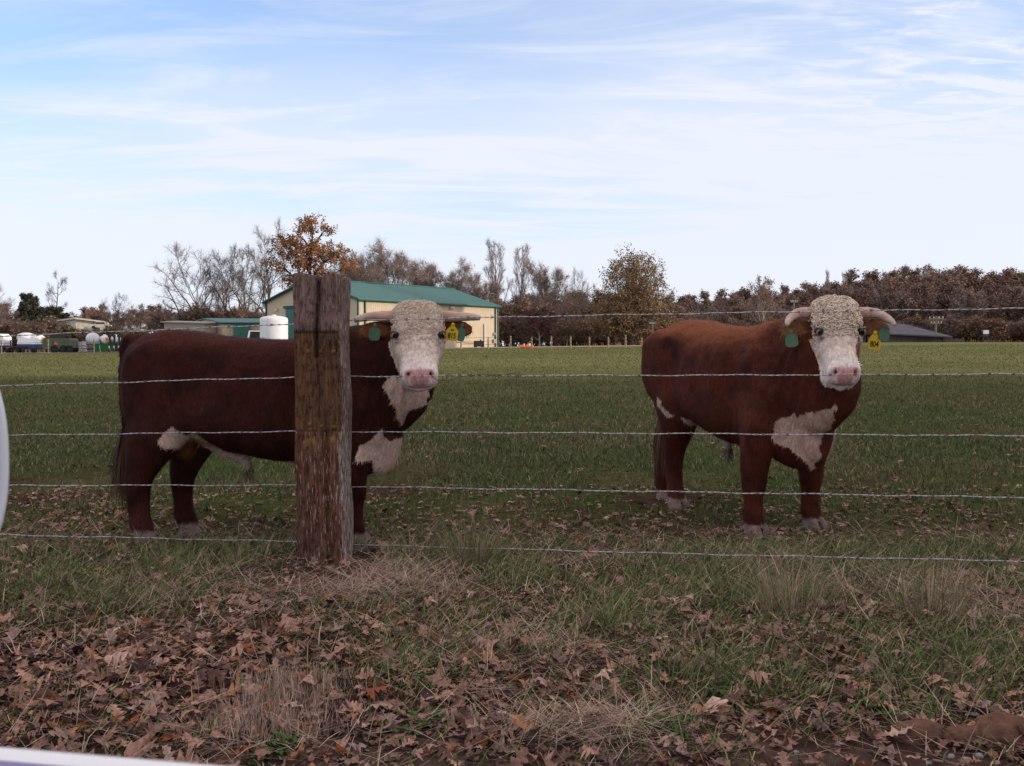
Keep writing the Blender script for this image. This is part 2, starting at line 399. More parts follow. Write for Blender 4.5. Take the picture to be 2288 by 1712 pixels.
# ------------------------------------------------------------------ white tank
D = 96.0; tz = hz(at(612, 770, D).x, D); tx = at(612.5, 770, D).x; rad = 61/2/F*D
ttop = at(612, 705, D).z
tank = empty('water_tank', (tx, D, tz), 0, 'tall white domed plastic tank standing before the barn door', 'tank')
d_ = MB(); sh = ttop - tz - .34
prof = [(rad, 0)] + [(rad*(1.0 + (.012 if i % 2 else 0)), sh*i/14) for i in range(1, 15)] + [(rad*.93, sh + .13), (rad*.72, sh + .22), (rad*.4, sh + .29), (.2, sh + .32)]
d_.lathe(prof, (0, 0, 0), 28); d_.build('shell', m_white, tank, True)
d_ = MB(); d_.lathe([(.22, sh + .3), (.22, sh + .4), (.1, sh + .42)], (0, 0, 0), 12); d_.build('lid', m_white, tank)
d_ = MB(); d_.tube([(.3, -rad*.97, .25), (.3, -rad*1.12, .25)], .06, 8); d_.build('outlet_valve', m_dark, tank)

# ------------------------------------------------------------------ low shed with green roof left of the barn
D = 118.0
s_l, s_r = at(489, 742, D), at(585, 742, D)
shed = empty('low_shed', (0, 0, 0), 0, 'low cream shed with a thin green roof, beside the white tank', 'shed')
sz0 = hz(s_l.x, D) - .2
ev = at(489, 719, D).z; rg = at(453, 710.5, D + 3).z
xl, xr = at(489, 0, D).x, at(640, 0, D).x
gx0 = at(412, 0, D + 6).x
d_ = MB()
# long front wall, gable wall facing left-front, back wall
P0 = Vector((xl, D, 0)); P1 = Vector((xr, D + 2.5, 0)); P2 = Vector((gx0, D + 7.0, 0)); P3 = P1 + (P2 - P0)
nf = Vector((P1.y - P0.y, -(P1.x - P0.x), 0)).normalized(); ngs = Vector((-(P0.y - P2.y), (P0.x - P2.x), 0)).normalized()
if ngs.y > 0: ngs = -ngs
gb2 = lambda u: ev + (rg - ev)*(1 - abs(u - .5)*2) - .08
wallpanel(d_, P0, P1, sz0, ev - .1, ev - .1, nrm=nf)
wallpanel(d_, P2, P0, sz0, gb2, None, nrm=ngs)
wallpanel(d_, P3, P2, sz0, ev - .1, ev - .1, nrm=-nf)
wallpanel(d_, P1, P3, sz0, gb2, None, nrm=-ngs)
d_.build('wall', m_barnwall, shed)
d_ = MB(); ux = (P1 - P0).normalized(); uy = (P2 - P0).normalized(); mid0 = (P0 + P2)/2 - ux*.3; mid1 = (P1 + P3)/2 + ux*.3
for a0, a1 in ((P0 - uy*.3 - ux*.3, P1 - uy*.3 + ux*.3), (P2 + uy*.3 - ux*.3, P3 + uy*.3 + ux*.3)):
    zz_ = ev - .05
    A4 = [Vector((mid0.x, mid0.y, rg)), Vector((mid1.x, mid1.y, rg)), Vector((a1.x, a1.y, zz_)), Vector((a0.x, a0.y, zz_))]
    d_.add(A4 + [p - Vector((0, 0, .14)) for p in A4], [(0, 1, 2, 3), (7, 6, 5, 4), (0, 3, 7, 4), (1, 5, 6, 2), (3, 2, 6, 7), (0, 4, 5, 1)])
d_.build('roof', m_green, shed)
fa = P0 - uy*.33 - ux*.3; fb = P1 - uy*.33 + ux*.3
d_ = MB(); d_.tube([(fa.x, fa.y, ev - .16), (fb.x, fb.y, ev - .16)], .11, 4); d_.build('gutter', m_greendk, shed)
q1, q2 = at(521, 742, D), at(558, 742, D); zt = at(540, 726, D).z
d_ = MB(); d_.box(((q1.x + q2.x)/2, D + .25, (sz0 + zt)/2), (q2.x - q1.x, .75, zt - sz0), math.atan2(ux.y, ux.x)); dr = d_.build('overhead_door', m_green, shed)
d_ = MB(); d_.box(((q1.x + q2.x)/2, D - .12, zt + .06), (q2.x - q1.x + .3, .2, .16), math.atan2(ux.y, ux.x)); d_.build('door_header', m_greendk, dr)
# lean-to on the shed's left
q1, q2 = at(383, 742, D + 1.5), at(468, 742, D - 1.2); lt = at(420, 719.5, D + 1).z
lean = MB(); lean.box(((q1.x + q2.x)/2, D + .3, (sz0 + lt)/2), (q2.x - q1.x, 2.6, lt - sz0 - .25), -.28); l_ = lean.build('lean_to', m_greywall, shed)
lean = MB(); lean.box(((q1.x + q2.x)/2, D + .3, lt - .05), (q2.x - q1.x + .6, 3.2, .12), -.28, (.05, .03)); lean.build('lean_to_roof', m_greywall, l_)

# white pickup between shed and tank
D = 104.0; p = at(566, 760, D); pk = empty('pickup_truck', (p.x, D, hz(p.x, D)), .12, 'white pickup parked between the low shed and the white tank', 'truck')
top = at(566, 739, D).z - hz(p.x, D)
d_ = MB()
pr = [(-2.6, .55), (-2.6, 1.05), (-.55, 1.08), (-.3, top), (1.0, top - .02), (1.55, 1.12), (2.5, 1.02), (2.65, .55)]
d_.loft([[(x, -.92, z) for x, z in pr], [(x, .92, z) for x, z in pr]], True); d_.build('body', m_white, pk)
d_ = MB(); pr = [(-.32, 1.1), (-.15, top - .1), (.95, top - .12), (1.4, 1.12)]
d_.loft([[(x, -.935, z) for x, z in pr], [(x, .935, z) for x, z in pr]], True); d_.build('window', m_black, pk)
for wx in (-1.6, 1.7):
    for wy in (-.85, .85):
        d_ = MB(); d_.lathe([(.2, -.12), (.36, -.1), (.36, .1), (.2, .12)], (wx, wy, .36), 16, 'Y'); d_.build('wheel', m_rubber, pk)

# ------------------------------------------------------------------ dark shed on the right
D = 128.0; sx0, sx1 = at(1945, 0, D).x, at(2128, 0, D).x; sz0 = hz(47, D) - .6
dsh = empty('dark_shed', (0, 0, 0), 0, 'long low dark shed under the wooded rise, with slate grey roof', 'shed')
ez0, rz0 = at(1980, 743, D).z, at(2010, 722, D + 5).z
ez1 = at(2125, 752, D).z
d_ = MB()
wallpanel(d_, (sx0, D), (sx1 - .6, D), sz0, ez0 - .05, ez1 - .05, nrm=Vector((0, -1, 0)))
wallpanel(d_, (sx0, D + 11), (sx0, D), sz0, ez0 - .05, ez0 - .05, nrm=Vector((-1, 0, 0)))
wallpanel(d_, (sx1 - .6, D), (sx1 - .6, D + 11), sz0, ez1 - .05, ez1 - .05, nrm=Vector((1, 0, 0)))
wallpanel(d_, (sx1 - .6, D + 11), (sx0, D + 11), sz0, ez1 - .05, ez0 - .05, nrm=Vector((0, 1, 0)))
d_.build('wall', m_shedwall, dsh)
rxa, rxb = at(1955, 0, D + 5.5).x, at(2030, 0, D + 5.5).x
E = [Vector((sx0 - .5, D - .5, ez0)), Vector((sx1 + .5, D - .5, ez1)), Vector((sx1 + .5, D + 11.5, ez1)), Vector((sx0 - .5, D + 11.5, ez0))]
Rg = [Vector((rxa - 1, D + 5.5, rz0 + .06)), Vector((rxb, D + 5.5, rz0 - .12))]
V_ = E + Rg + [p - Vector((0, 0, .16)) for p in E]
d_ = MB(); d_.add(V_, [(0, 1, 5, 4), (1, 2, 5), (2, 3, 4, 5), (3, 0, 4), (0, 6, 7, 1), (1, 7, 8, 2), (2, 8, 9, 3), (3, 9, 6, 0), (9, 8, 7, 6)]); d_.build('roof', m_shedroof, dsh)
q1, q2 = at(2062, 0, D).x, at(2091, 0, D).x; zt = at(2076, 754.5, D).z
d_ = MB(); d_.box(((q1 + q2)/2, D - .03, (sz0 + zt)/2), (q2 - q1, .2, zt - sz0)); d_.build('doorway_shade', m_black, dsh)  # black slab stands in for the shade inside the open door
# board fence to the right of it
q1, q2 = sx1, at(2165, 0, D + 2).x; zt = at(2140, 757, D + 2).z
bf = empty('board_fence', (0, 0, 0), 0, 'dark close boarded fence running right from the dark shed', 'fence')
d_ = MB(); n = 22
for i in range(n):
    x = q1 + (q2 - q1)*(i + .5)/n; d_.box((x, D + 2, (sz0 + zt)/2 + .04*math.sin(i*5.1)), ((q2 - q1)/n*.95, .06, zt - sz0))
d_.build('boards', m_shedwall, bf)
for i in range(3):
    d_ = MB(); d_.box((q1 + (q2 - q1)*i/2, D + 2.1, (sz0 + zt)/2 + .1), (.14, .12, zt - sz0 + .1)); d_.build('post', m_shedwall, bf)

# utility poles
def pole(px, ytop, D, arms, label, r=.13):
    p = at(px, ytop, D); z0 = hz(p.x, D)
    t = empty('utility_pole', (p.x, D, z0), 0, label, 'utility pole', 'utility poles')
    d_ = MB(); d_.tube([(0, 0, -.3), (0, 0, p.z - z0)], [r*1.25, r], 8); d_.build('shaft', m_greyWood, t)
    for k, (dz_, w) in enumerate(arms):
        d_ = MB(); d_.box((0, -.15, p.z - z0 - dz_), (w, .1, .14)); arm = d_.build('crossarm', m_greyWood, t)
        for sx in (-1, -.4, .4, 1):
            i_ = MB(); i_.lathe([(.05, 0), (.09, .06), (.06, .12), (.09, .18), (.03, .24)], (sx*w*.46, -.15, p.z - z0 - dz_ + .07), 8); i_.build('insulator', m_offwhite, arm)
    return t
pole(2091, 707, 139, ((.35, 2.0), (1.0, 1.5)), 'pale utility pole with two crossarms above the dark shed roof')
pole(1773.5, 672, 150, ((.25, 1.0),), 'thin utility pole standing among bare trees left of the right-hand bull', .12)
t = pole(1458, 719, 132, (), 'short pale pole with a small sign plate beside the broad brown oak', .11)
d_ = MB(); d_.box((0, -.14, hz(18, 132)*0 + at(1458, 722, 132).z - hz(18.6, 132)), (.9, .06, .25)); d_.build('sign_plate', m_galv, t)
# small white notice on posts at far right
p = at(2203, 742, 133); z0 = hz(p.x, 133)
t = empty('notice_board', (p.x, 133, z0), 0, 'small white notice board on two dark posts at the wood edge', 'sign')
d_ = MB(); d_.box((0, 0, p.z - z0), (.75, .05, .5)); d_.build('panel', m_white, t)
d_ = MB(); d_.box((0, -.03, p.z - z0 - .42), (.85, .05, .3)); d_.build('lower_panel', m_dark, t)
for sx in (-.3, .3):
    d_ = MB(); d_.box((sx, .05, (p.z - z0)/2), (.1, .08, p.z - z0)); d_.build('post', m_dark, t)

# ------------------------------------------------------------------ far fences
def farfence(items, D, wood, label, hgt=None, wires=(.45, .8, 1.15), ext=(0, 0)):
    t = empty('field_fence', (0, 0, 0), 0, label, 'fence')
    tops = []
    for px, yt, dd in items:
        p = at(px, yt, D + dd); z0 = hz(p.x, D + dd)
        d_ = MB(); a = random.Random(px).uniform(-.02, .02); d_.tube([(p.x, p.y, z0 - .2), (p.x + a, p.y, p.z - .03), (p.x + a, p.y, p.z)], [.085, .075, .06], 8); d_.build('post', wood, t)
        tops.append((p.x, p.y, z0))
    for w in wires:
        d_ = MB(); d_.tube([(x, y - .1, z + w) for x, y, z in tops], .016, 4); d_.build('wire', m_dark, t)
farfence([(1030, 760, -1), (1091, 753, -.5), (1141, 751, 0), (1188, 753, 0), (1232, 751, 0), (1275, 751, 0), (1317, 753, 0), (1359, 753, 0), (1398, 749, 0), (1434, 755, 0), (1468, 757, 0), (1500, 757, 0)], 103.5, m_paleWood, 'row of pale round posts with wire along the far edge of the pasture')
farfence([(-70, 758, 0), (3, 760, 0), (108, 758, 0), (210, 757, 0), (310, 757, 0), (410, 757, 0), (510, 757, 0)], 106.0, m_greyWood, 'grey post and wire fence before the parked farm machines')

# ------------------------------------------------------------------ farm machines on the lot (left)
DM = 117.0; pm = DM/F
def machine(name, px, label, cat, D=DM, rz=0.0, group=None):
    p = at(px, 788, D); return empty(name, (p.x, D, hz(p.x, D)), rz, label, cat, group)
def wheel(t, x, y, r, w=.25, rim=m_yellow):
    d_ = MB(); d_.lathe([(r*.55, -w/2), (r*.95, -w/2), (r, -w*.3), (r, w*.3), (r*.95, w/2), (r*.55, w/2)], (x, y, r), 18, 'Y'); wh = d_.build('wheel', m_rubber, t)
    d_ = MB(); d_.lathe([(r*.15, -w*.42), (r*.56, -w*.5), (r*.56, w*.5), (r*.15, w*.42)], (x, y, r), 14, 'Y'); d_.build('rim', rim, wh)
# white round-topped tank trailer at the left edge
t = machine('tank_trailer', 1, 'pale round topped tank trailer at the far left of the machine lot', 'trailer')
d_ = MB(); d_.loft([[(-1.6*.9 + 0, -1.0, .9), (-1.6, -1.0, 1.3), (-1.5, -1.0, 1.9), (-1.1, -1.0, 2.25), (.5, -1.0, 2.25), (.85, -1, 1.9), (.9, -1, 1.3), (.85, -1, .9)], [(-1.44, 1.0, .9), (-1.6, 1.0, 1.3), (-1.5, 1.0, 1.9), (-1.1, 1.0, 2.25), (.5, 1.0, 2.25), (.85, 1, 1.9), (.9, 1, 1.3), (.85, 1, .9)]]); d_.build('tank', m_white, t)
d_ = MB(); d_.box((0, 0, .75), (2.8, 1.6, .2)); d_.tube([(1.3, 0, .7), (2.6, 0, .55)], .08, 6); d_.build('chassis', m_dark, t)
for sx in (-.9, .5):
    for sy in (-.9, .9): wheel(t, sx, sy, .45, .25, m_dark)
# black implement
t = machine('disc_harrow', 30, 'low black disc implement between the two pale tanks', 'farm implement', DM - 2)
d_ = MB(); d_.box((0, 0, .75), (2.6, .14, .16)); d_.box((0, .9, .75), (2.6, .14, .16)); d_.box((-1, .45, .75), (.14, .9, .14)); d_.box((1, .45, .75), (.14, .9, .14)); d_.tube([(0, 0, .75), (0, -1.6, .6)], .09, 6); d_.build('frame', m_dark, t)
for k in range(8):
    d_ = MB(); d_.lathe([(.05, -.05), (.3, -.02), (.33, .0), (.3, .03), (.05, .02)], (-1.1 + k*.31, .1 if k % 2 else .8, .34), 14, 'X'); d_.build('disc', m_dark, t)
d_ = MB(); d_.tube([(-.5, .4, .8), (-.5, .4, 1.45), (.3, .4, 1.5)], .08, 6); d_.build('lift_arm', m_dark, t)
# white hopper over a blue and white seeder
t = machine('grain_drill', 66, 'blue and white seed drill with a rounded white hopper behind', 'farm machine', DM)
d_ = MB(); d_.loft([[(-1.15, -.8, .45), (-1.15, .8, .45), (1.1, .8, .45), (1.1, -.8, .45)], [(-1.05, -.85, 1.05), (-1.05, .8, 1.05), (1.1, .8, 1.05), (1.1, -.85, 1.05)]]); d_.build('lower_body', m_blue, t)
d_ = MB(); d_.loft([[(-1.05, -.85, 1.055), (-1.05, .8, 1.055), (1.1, .8, 1.055), (1.1, -.85, 1.055)], [(-1.0, -.55, 1.75), (-1.0, .7, 1.75), (.75, .7, 1.75), (.75, -.55, 1.75)]]); d_.build('upper_body', m_white, t)
for sx in (-.85, .85): wheel(t, sx, -.7, .38, .22, m_dark)
t = machine('seed_hopper', 62, 'tall white rounded seed hopper standing behind the blue drill', 'hopper', DM + 3.2)
d_ = MB(); d_.lathe([(.5, .8), (1.0, 1.35), (1.05, 1.95), (.9, 2.25), (.45, 2.42), (.1, 2.45)], (-.15, 0, 0), 18); d_.lathe([(.3, .9), (.8, 1.4), (.82, 1.95), (.5, 2.2), (.1, 2.25)], (1.15, .1, 0), 16); d_.build('bin', m_white, t, True)
for a in range(4):
    d_ = MB(); d_.tube([(-.15 + .7*math.cos(a*1.57 + .7), .7*math.sin(a*1.57 + .7), 1.1), (-.15 + .85*math.cos(a*1.57 + .7), .85*math.sin(a*1.57 + .7), 0)], .06, 6); d_.build('leg', m_dark, t)
d_ = MB()
for k in range(6): d_.tube([(1.95, -.3 + k*.12, .9 + .0*k), (1.95, -.3 + k*.12, 1.85)], .04, 5)
d_.tube([(1.95, -.35, 1.5), (1.95, .35, 1.5)], .05, 5); d_.tube([(1.95, -.35, 1.85), (1.95, .35, 1.85)], .05, 5); d_.build('rail', m_yellow, t)
# olive round baler with yellow rims
t = machine('round_baler', 136, 'boxy olive green baler on yellow wheels with an orange triangle', 'baler', DM - 1)
w2 = 61*pm/2
pr = [(-w2, .62), (-w2*1.0, 1.55), (-w2*.92, 1.72), (w2*.93, 1.70), (w2, 1.5), (w2*1.02, .62), (w2*.7, .45), (-w2*.8, .45)]
d_ = MB(); d_.loft([[(x, -1.1, z) for x, z in pr], [(x, 1.1, z) for x, z in pr]]); bd = d_.build('body', m_olive, t)
d_ = MB()
for k in range(7): d_.box((-w2 + .25 + k*(2*w2 - .5)/6, -1.12, 1.15), (.05, .05, .95))
d_.build('panel_rib', m_olive, bd)
d_ = MB(); d_.box((-.1, .1, 1.93), (1.75, 1.2, .4)); d_.box((.95, .1, 1.82), (.3, .5, .3)); d_.build('engine_cover', m_dark, t)
for sx, rm in ((-.5, m_yellow), (.55, m_yellow), (1.2, m_yellow)): wheel(t, sx + .25, -1.0, .46, .35, rm); 
for sx in (-.25, 1.2): wheel(t, sx, 1.0, .46, .35)
q = .26; d_ = MB(); d_.add([(-.02 - q, -1.14, .98), (-.02 + q, -1.14, .98), (-.02, -1.14, .98 + q*1.5), (-.02 - q, -1.17, .98), (-.02 + q, -1.17, .98), (-.02, -1.17, .98 + q*1.5)], [(0, 1, 2), (5, 4, 3), (0, 3, 4, 1), (1, 4, 5, 2), (2, 5, 3, 0)]); d_.build('warning_triangle', m_orange, t)
d_ = MB(); d_.tube([(-w2, 0, .6), (-w2 - 1.2, 0, .5)], .09, 6); d_.build('drawbar', m_dark, t)
# stacked white panels
t = machine('pallet_stack', 178, 'stack of white and grey panels beside the olive baler', 'stack', DM + .5)
d_ = MB()
for k in range(6): d_.box((.05*math.sin(k*3), 0, .2 + k*.2), (1.35 - .04*k, 1.0, .13))
d_.build('panels', m_white, t)
d_ = MB(); d_.box((0, 0, .06), (1.45, 1.1, .13)); d_.build('pallet', m_greyWood, t)
# leaning tubular gate
t = machine('tube_gate', 203, 'pale tubular steel gate propped between panel stack and green hopper', 'gate', DM - .6, .1)
d_ = MB()
for k in range(6): d_.tube([(-.95, 0, .2 + k*.22), (.95, 0, .2 + k*.22)], .04, 6)
d_.tube([(-.95, 0, .1), (-.95, 0, 1.35)], .05, 6); d_.tube([(.95, 0, .1), (.95, 0, 1.35)], .05, 6); d_.tube([(.95, 0, 1.3), (1.25, -.5, 0)], .045, 6); d_.tube([(-.95, 0, 1.3), (-1.2, -.5, 0)], .045, 6); d_.build('frame', m_galv, t)
# horizontal white tanks
def htank(px, py, r_px, label, L=2.6, D=DM + 4, splash=False):
    p = at(px, py, D); r = r_px/F*D; z0 = hz(p.x, D)
    t = empty('liquid_tank', (p.x, D, z0), R(-62), label, 'tank', 'white tanks lying behind the machines')
    zc = p.z - z0
    d_ = MB(); d_.lathe([(r*.3, -L/2 - .16), (r*.75, -L/2 - .1), (r, -L/2 + .05), (r, 0), (r, L/2 - .05), (r*.75, L/2 + .1), (r*.3, L/2 + .16)], (0, 0, zc), 22, 'X'); sh_ = d_.build('shell', m_white, t, True)
    d_ = MB(); d_.tube([(0, 0, zc + r), (0, 0, zc + r + .14)], .16, 10); d_.build('manhole', m_white, sh_)
    for sx in (-L*.3, L*.3):
        d_ = MB(); d_.box((sx, 0, (zc - r*.75)/2), (.2, r*1.3, max(zc - r*.75, .2))); d_.build('stand', m_dark, t)
    if splash:
        d_ = MB(); rr = random.Random(3); pts = []
        for k in range(14):
            a = 2*PI*k/14; q_ = r*(.55 if k % 2 else .3)*(1 + .25*rr.random()); pts.append((math.cos(a)*q_ + .1, math.sin(a)*q_))
        xe = L/2 + .18
        d_.loft([[(xe - .05, u, zc + v) for u, v in pts], [(xe, u, zc + v) for u, v in pts]]); d_.build('orange_mark', m_orange, sh_)
htank(207, 756.5, 12.5, 'largest white lying tank, above the tubular gate')
htank(234, 759, 9.3, 'white lying tank with an orange mark on its end', splash=True)
htank(259, 758, 8.3, 'smallest white lying tank, right of the orange marked one')
t = machine('green_hopper', 231, 'bright green hopper box below the white tanks', 'hopper', DM)
w2 = 33*pm/2; d_ = MB(); d_.loft([[(-w2*.9, -.6, .12), (-w2*.9, .6, .12), (w2*.95, .6, .12), (w2*.95, -.6, .12)], [(-w2, -.7, 1.0), (-w2, .7, 1.0), (w2, .7, 1.0), (w2, -.7, 1.0)]]); d_.build('box', m_farmgreen, t)
d_ = MB(); d_.box((0, 0, 1.03), (2*w2 + .1, 1.5, .06)); d_.build('rim_edge', m_farmgreen, t)
d_ = MB(); d_.box((0, 0, .06), (2*w2*.8, 1.0, .1)); d_.build('skid', m_dark, t)
t = machine('row_planter', 262, 'dark row unit planter with a green bar, right of the green hopper', 'farm implement', DM - .5)
d_ = MB(); d_.box((0, .2, 1.05), (2.6, .2, .2)); d_.build('tool_bar', m_farmgreen, t)
for k in range(4):
    d_ = MB(); x = -.85 + k*.55; d_.box((x, 0, 1.2), (.16, .25, 1.3)); d_.box((x, -.1, 1.9), (.3, .3, .3)); u = d_.build('row_unit', m_dark, t)
    d_ = MB(); d_.lathe([(.05, -.05), (.24, -.04), (.24, .04), (.05, .05)], (x, -.3, .24), 12, 'X'); d_.build('press_wheel', m_dark, u)
    d_ = MB(); d_.box((x, -.15, .5), (.12, .12, .5)); d_.build('seed_tube', m_white, u)

# ------------------------------------------------------------------ long white building far behind
D = 205.0
fb = empty('white_building', (0, 0, 0), 0, 'long low white building far behind the parked machines', 'building')
z0 = at(150, 735, D).z; gxl, gxm, gxr = at(90, 0, D).x, at(158, 0, D).x, at(215, 0, D).x
ze, zr = at(100, 718, D).z, at(158, 713.5, D).z; zer = at(215, 720.5, D - 4).z
Pf = [Vector((gxl, D + 6, 0)), Vector((gxm, D, 0)), Vector((gxr, D + 1.5, 0)), Vector((gxr - 6, D + 18, 0)), Vector((gxl + 2, D + 18, 0))]
tops = [ze, zr, zer, zer, ze]
d_ = MB(); d_.loft([[(p.x, p.y, z0 - 1.5) for p in Pf], [(p.x, p.y, zt_) for p, zt_ in zip(Pf, tops)]]); d_.build('wall', m_offwhite, fb)
cen = sum(Pf, Vector())/5
ro = [p + (p - cen).normalized()*.9 for p in Pf]
d_ = MB(); d_.loft([[(p.x, p.y, zt_ + .03) for p, zt_ in zip(ro, tops)], [(p.x, p.y, zt_ + .35) for p, zt_ in zip(ro, tops)]]); d_.build('roof', m_offwhite, fb)
d_ = MB(); p = at(217, 726, D); d_.box((p.x - .5, D + .9, p.z - .6), (1.2, .6, 2.2)); d_.build('door', m_greendk, fb)
d_ = MB(); p = at(114, 723, D + 2.3); d_.box((p.x, D + 3.6, p.z), (2.6, 1.0, .7), math.atan2(-6, gxm - gxl)); d_.build('window', m_black, fb)
# small car right of it
p = at(226, 733, D - 6); t = empty('parked_car', (p.x, D - 6, p.z - .2), .2, 'tiny pale car parked at the right end of the long white building', 'car')
pr = [(-2, .3), (-2, .85), (-1.1, .95), (-.7, 1.4), (.7, 1.4), (1.1, .95), (2, .8), (2, .3)]
d_ = MB(); d_.loft([[(x, -.85, z) for x, z in pr], [(x, .85, z) for x, z in pr]]); d_.build('body', m_offwhite, t)
d_ = MB(); pr = [(-.98, .97), (-.65, 1.33), (.65, 1.33), (.98, .97)]; d_.loft([[(x, -.87, z) for x, z in pr], [(x, .87, z) for x, z in pr]]); d_.build('window', m_black, t)
for wx in (-1.25, 1.25):
    d_ = MB(); d_.lathe([(.15, -.9), (.33, -.88), (.33, .88), (.15, .9)], (wx, 0, .33), 12, 'Y'); d_.build('wheel', m_rubber, t)
# ------------------------------------------------------------------ trees
m_bark = mat('grey_bark', (.16, .125, .105), .95, (.09, .07, .06), 2.0)
m_palebark = mat('pale_bark', (.42, .36, .30), .9, (.22, .18, .15), 1.2)
m_darkbark = mat('dark_bark', (.07, .055, .048), .95)
m_leaf = mat('leaves', (1, 1, 1), .8, vcol=True)
m_twig = mat('twigs', (1, 1, 1), .9, vcol=True)
class Tree:
    def __init__(s, seed): s.r = random.Random(seed); s.tr = MB(); s.V = []; s.L = []; s.Sz = []; s.C = []
    def poly(s, pts, col):
        o = len(s.V); s.V += [tuple(p) for p in pts]; s.L += list(range(o, o + len(pts))); s.Sz.append(len(pts)); s.C += [col]*len(pts)
    def rv(s): 
        r = s.r
        while 1:
            v = Vector((r.uniform(-1, 1), r.uniform(-1, 1), r.uniform(-1, 1)))
            if .05 < v.length < 1: return v.normalized()
    def strip(s, pts, w, col):
        """flat tapering twig seen from any side: two crossed triangles"""
        a, b = Vector(pts[0]), Vector(pts[-1]); t = (b - a)
        if t.length < 1e-4: return
        n1 = t.cross(s.rv()).normalized()*w/2
        s.poly([a - n1, a + n1, b], col)
    def branch(s, p, d, L, r0, lev, P):
        r = s.r; n = P['seg'][lev]; pts = [p.copy()]; rads = [r0]; dd = d.normalized(); st = L/n
        for i in range(n):
            dd = (dd + s.rv()*P['jit'][lev] + Vector((0, 0, P['trop'][lev]))).normalized()
            p = p + dd*st; pts.append(p.copy()); rads.append(max(r0*(1 - (i+1)/n*P['taper']), .012))
        last = lev == P['levels'] - 1
        if lev < 2: s.tr.tube(pts, rads, 7 if lev == 0 else 5, False)
        elif not last or P.get('thick'):
            for a, b in zip(range(n), range(1, n+1)):
                t = (pts[b]-pts[a]); q = t.cross(s.rv()).normalized(); q2 = t.cross(q).normalized()
                wa, wb = max(rads[a], P['minw']), max(rads[b], P['minw'])
                s.poly([pts[a]-q*wa, pts[a]+q*wa, pts[b]+q*wb, pts[b]-q*wb], P['tw']); s.poly([pts[a]-q2*wa, pts[a]+q2*wa, pts[b]+q2*wb, pts[b]-q2*wb], P['tw'])
        if last:
            if not P.get('thick'): s.strip([pts[0], pts[-1]], P['minw']*1.6, P['tw'])
            for k in range(P['twigs']):
                q = pts[r.randint(0, n)] if n > 1 else pts[0].lerp(pts[-1], r.random())
                e = (dd + s.rv()*.9 + Vector((0, 0, .25))).normalized()*P['twl']*r.uniform(.5, 1.3)
                s.strip([q, q + e], P['minw'], P['tw'])
            for k in range(P['leaves']):
                q = pts[0].lerp(pts[-1], r.random()) + s.rv()*P['lspread']*r.random()
                s.leaf(q, P)
            return
        nc = P['kids'][lev]
        for k in range(nc):
            t = P['t0'][lev] + (1 - P['t0'][lev])*((k + r.random())/nc)
            i = min(int(t*n), n-1); f = t*n - i; q = pts[i].lerp(pts[i+1], f); bd = (pts[i+1] - pts[i]).normalized()
            ang = R(r.uniform(*P['ang'][lev])); ax = bd.orthogonal().normalized(); ax.rotate(Matrix.Rotation(r.random()*2*PI if lev else k*2.4 + r.uniform(-.5, .5), 3, bd))
            cd = (bd*math.cos(ang) + ax*math.sin(ang)).normalized()
            Lc = L*P['len'][lev]*r.uniform(.7, 1.15)*(P['prof'](t) if lev == 0 and 'prof' in P else 1 - P['lt'][lev]*t)
            s.branch(q, cd, Lc, max(rads[i]*P['rr'], .012), lev + 1, P)
        for k in range(P.get('lead', 3) if lev == 0 else 2):
            ax = dd.orthogonal().normalized(); ax.rotate(Matrix.Rotation(k*2.2 + r.random(), 3, dd)); an = R(r.uniform(8, 34))
            s.branch(pts[-1], dd*math.cos(an) + ax*math.sin(an), L*P['len'][lev]*(1 - P['lt'][lev])*r.uniform(.75, 1.05)*(P.get('leadk', 1) if lev == 0 else 1), max(rads[-1]*.8, .012), lev + 1, P)
    def leaf(s, q, P):
        r = s.r; n = s.rv(); a = n.orthogonal().normalized(); a.rotate(Matrix.Rotation(r.random()*6.28, 3, n)); b = n.cross(a); z = P['lsize']*r.uniform(.6, 1.3)
        c0, c1 = P['lc']; t = r.random(); k = r.uniform(.75, 1.25); col = tuple((c0[i]*(1-t) + c1[i]*t)*k for i in range(3))
        s.poly([q - a*z*.5, q + b*z*.32, q + a*z*.55, q - b*z*.30], col)
    def finish(s, name, bark):
        root = empty(name, (0, 0, 0)); s.tr.build('trunk', bark, root, True)
        npmesh('crown', np.array(s.V), s.L, s.Sz, m_leaf, root, cols=np.array(s.C))
        zmax = float(np.percentile([v[2] for v in s.V], 98.7)); root['hgt'] = zmax
        return root
BASE = dict(levels=4, seg=(7, 7, 4, 3), jit=(.07, .2, .24, .25), trop=(.03, .05, .05, .04), taper=.8, kids=(8, 8, 7, 0), t0=(.3, .22, .2, 0), ang=((30, 66), (30, 62), (30, 68), (0, 0)),
            len=(.95, .42, .48, 0), lt=(.2, .45, .35, 0), rr=.6, twigs=6, twl=.8, minw=.02, tw=(.15, .11, .10), leaves=0, lsize=.3, lspread=.3, lc=((.2, .1, .05), (.1, .05, .03)))
def make(name, seed, H_, r0, bark=None, **k):
    P = dict(BASE); P.update(k); t = Tree(seed); t.branch(Vector((0, 0, -.3)), Vector((0, 0, 1)), H_*P.get('trunk', .45), r0, 0, P)
    return t.finish(name, bark or m_bark)
PR = {}
PR['spread'] = make('bare_tree', 3, 16, .34, tw=(.16, .125, .11))
PR['spread2'] = make('bare_tree', 11, 16, .36, kids=(6, 9, 7, 0), t0=(.2, .2, .2, 0), ang=((22, 50), (30, 60), (30, 65), (0, 0)), trunk=.36, len=(1.3, .42, .5, 0), tw=(.15, .115, .10))
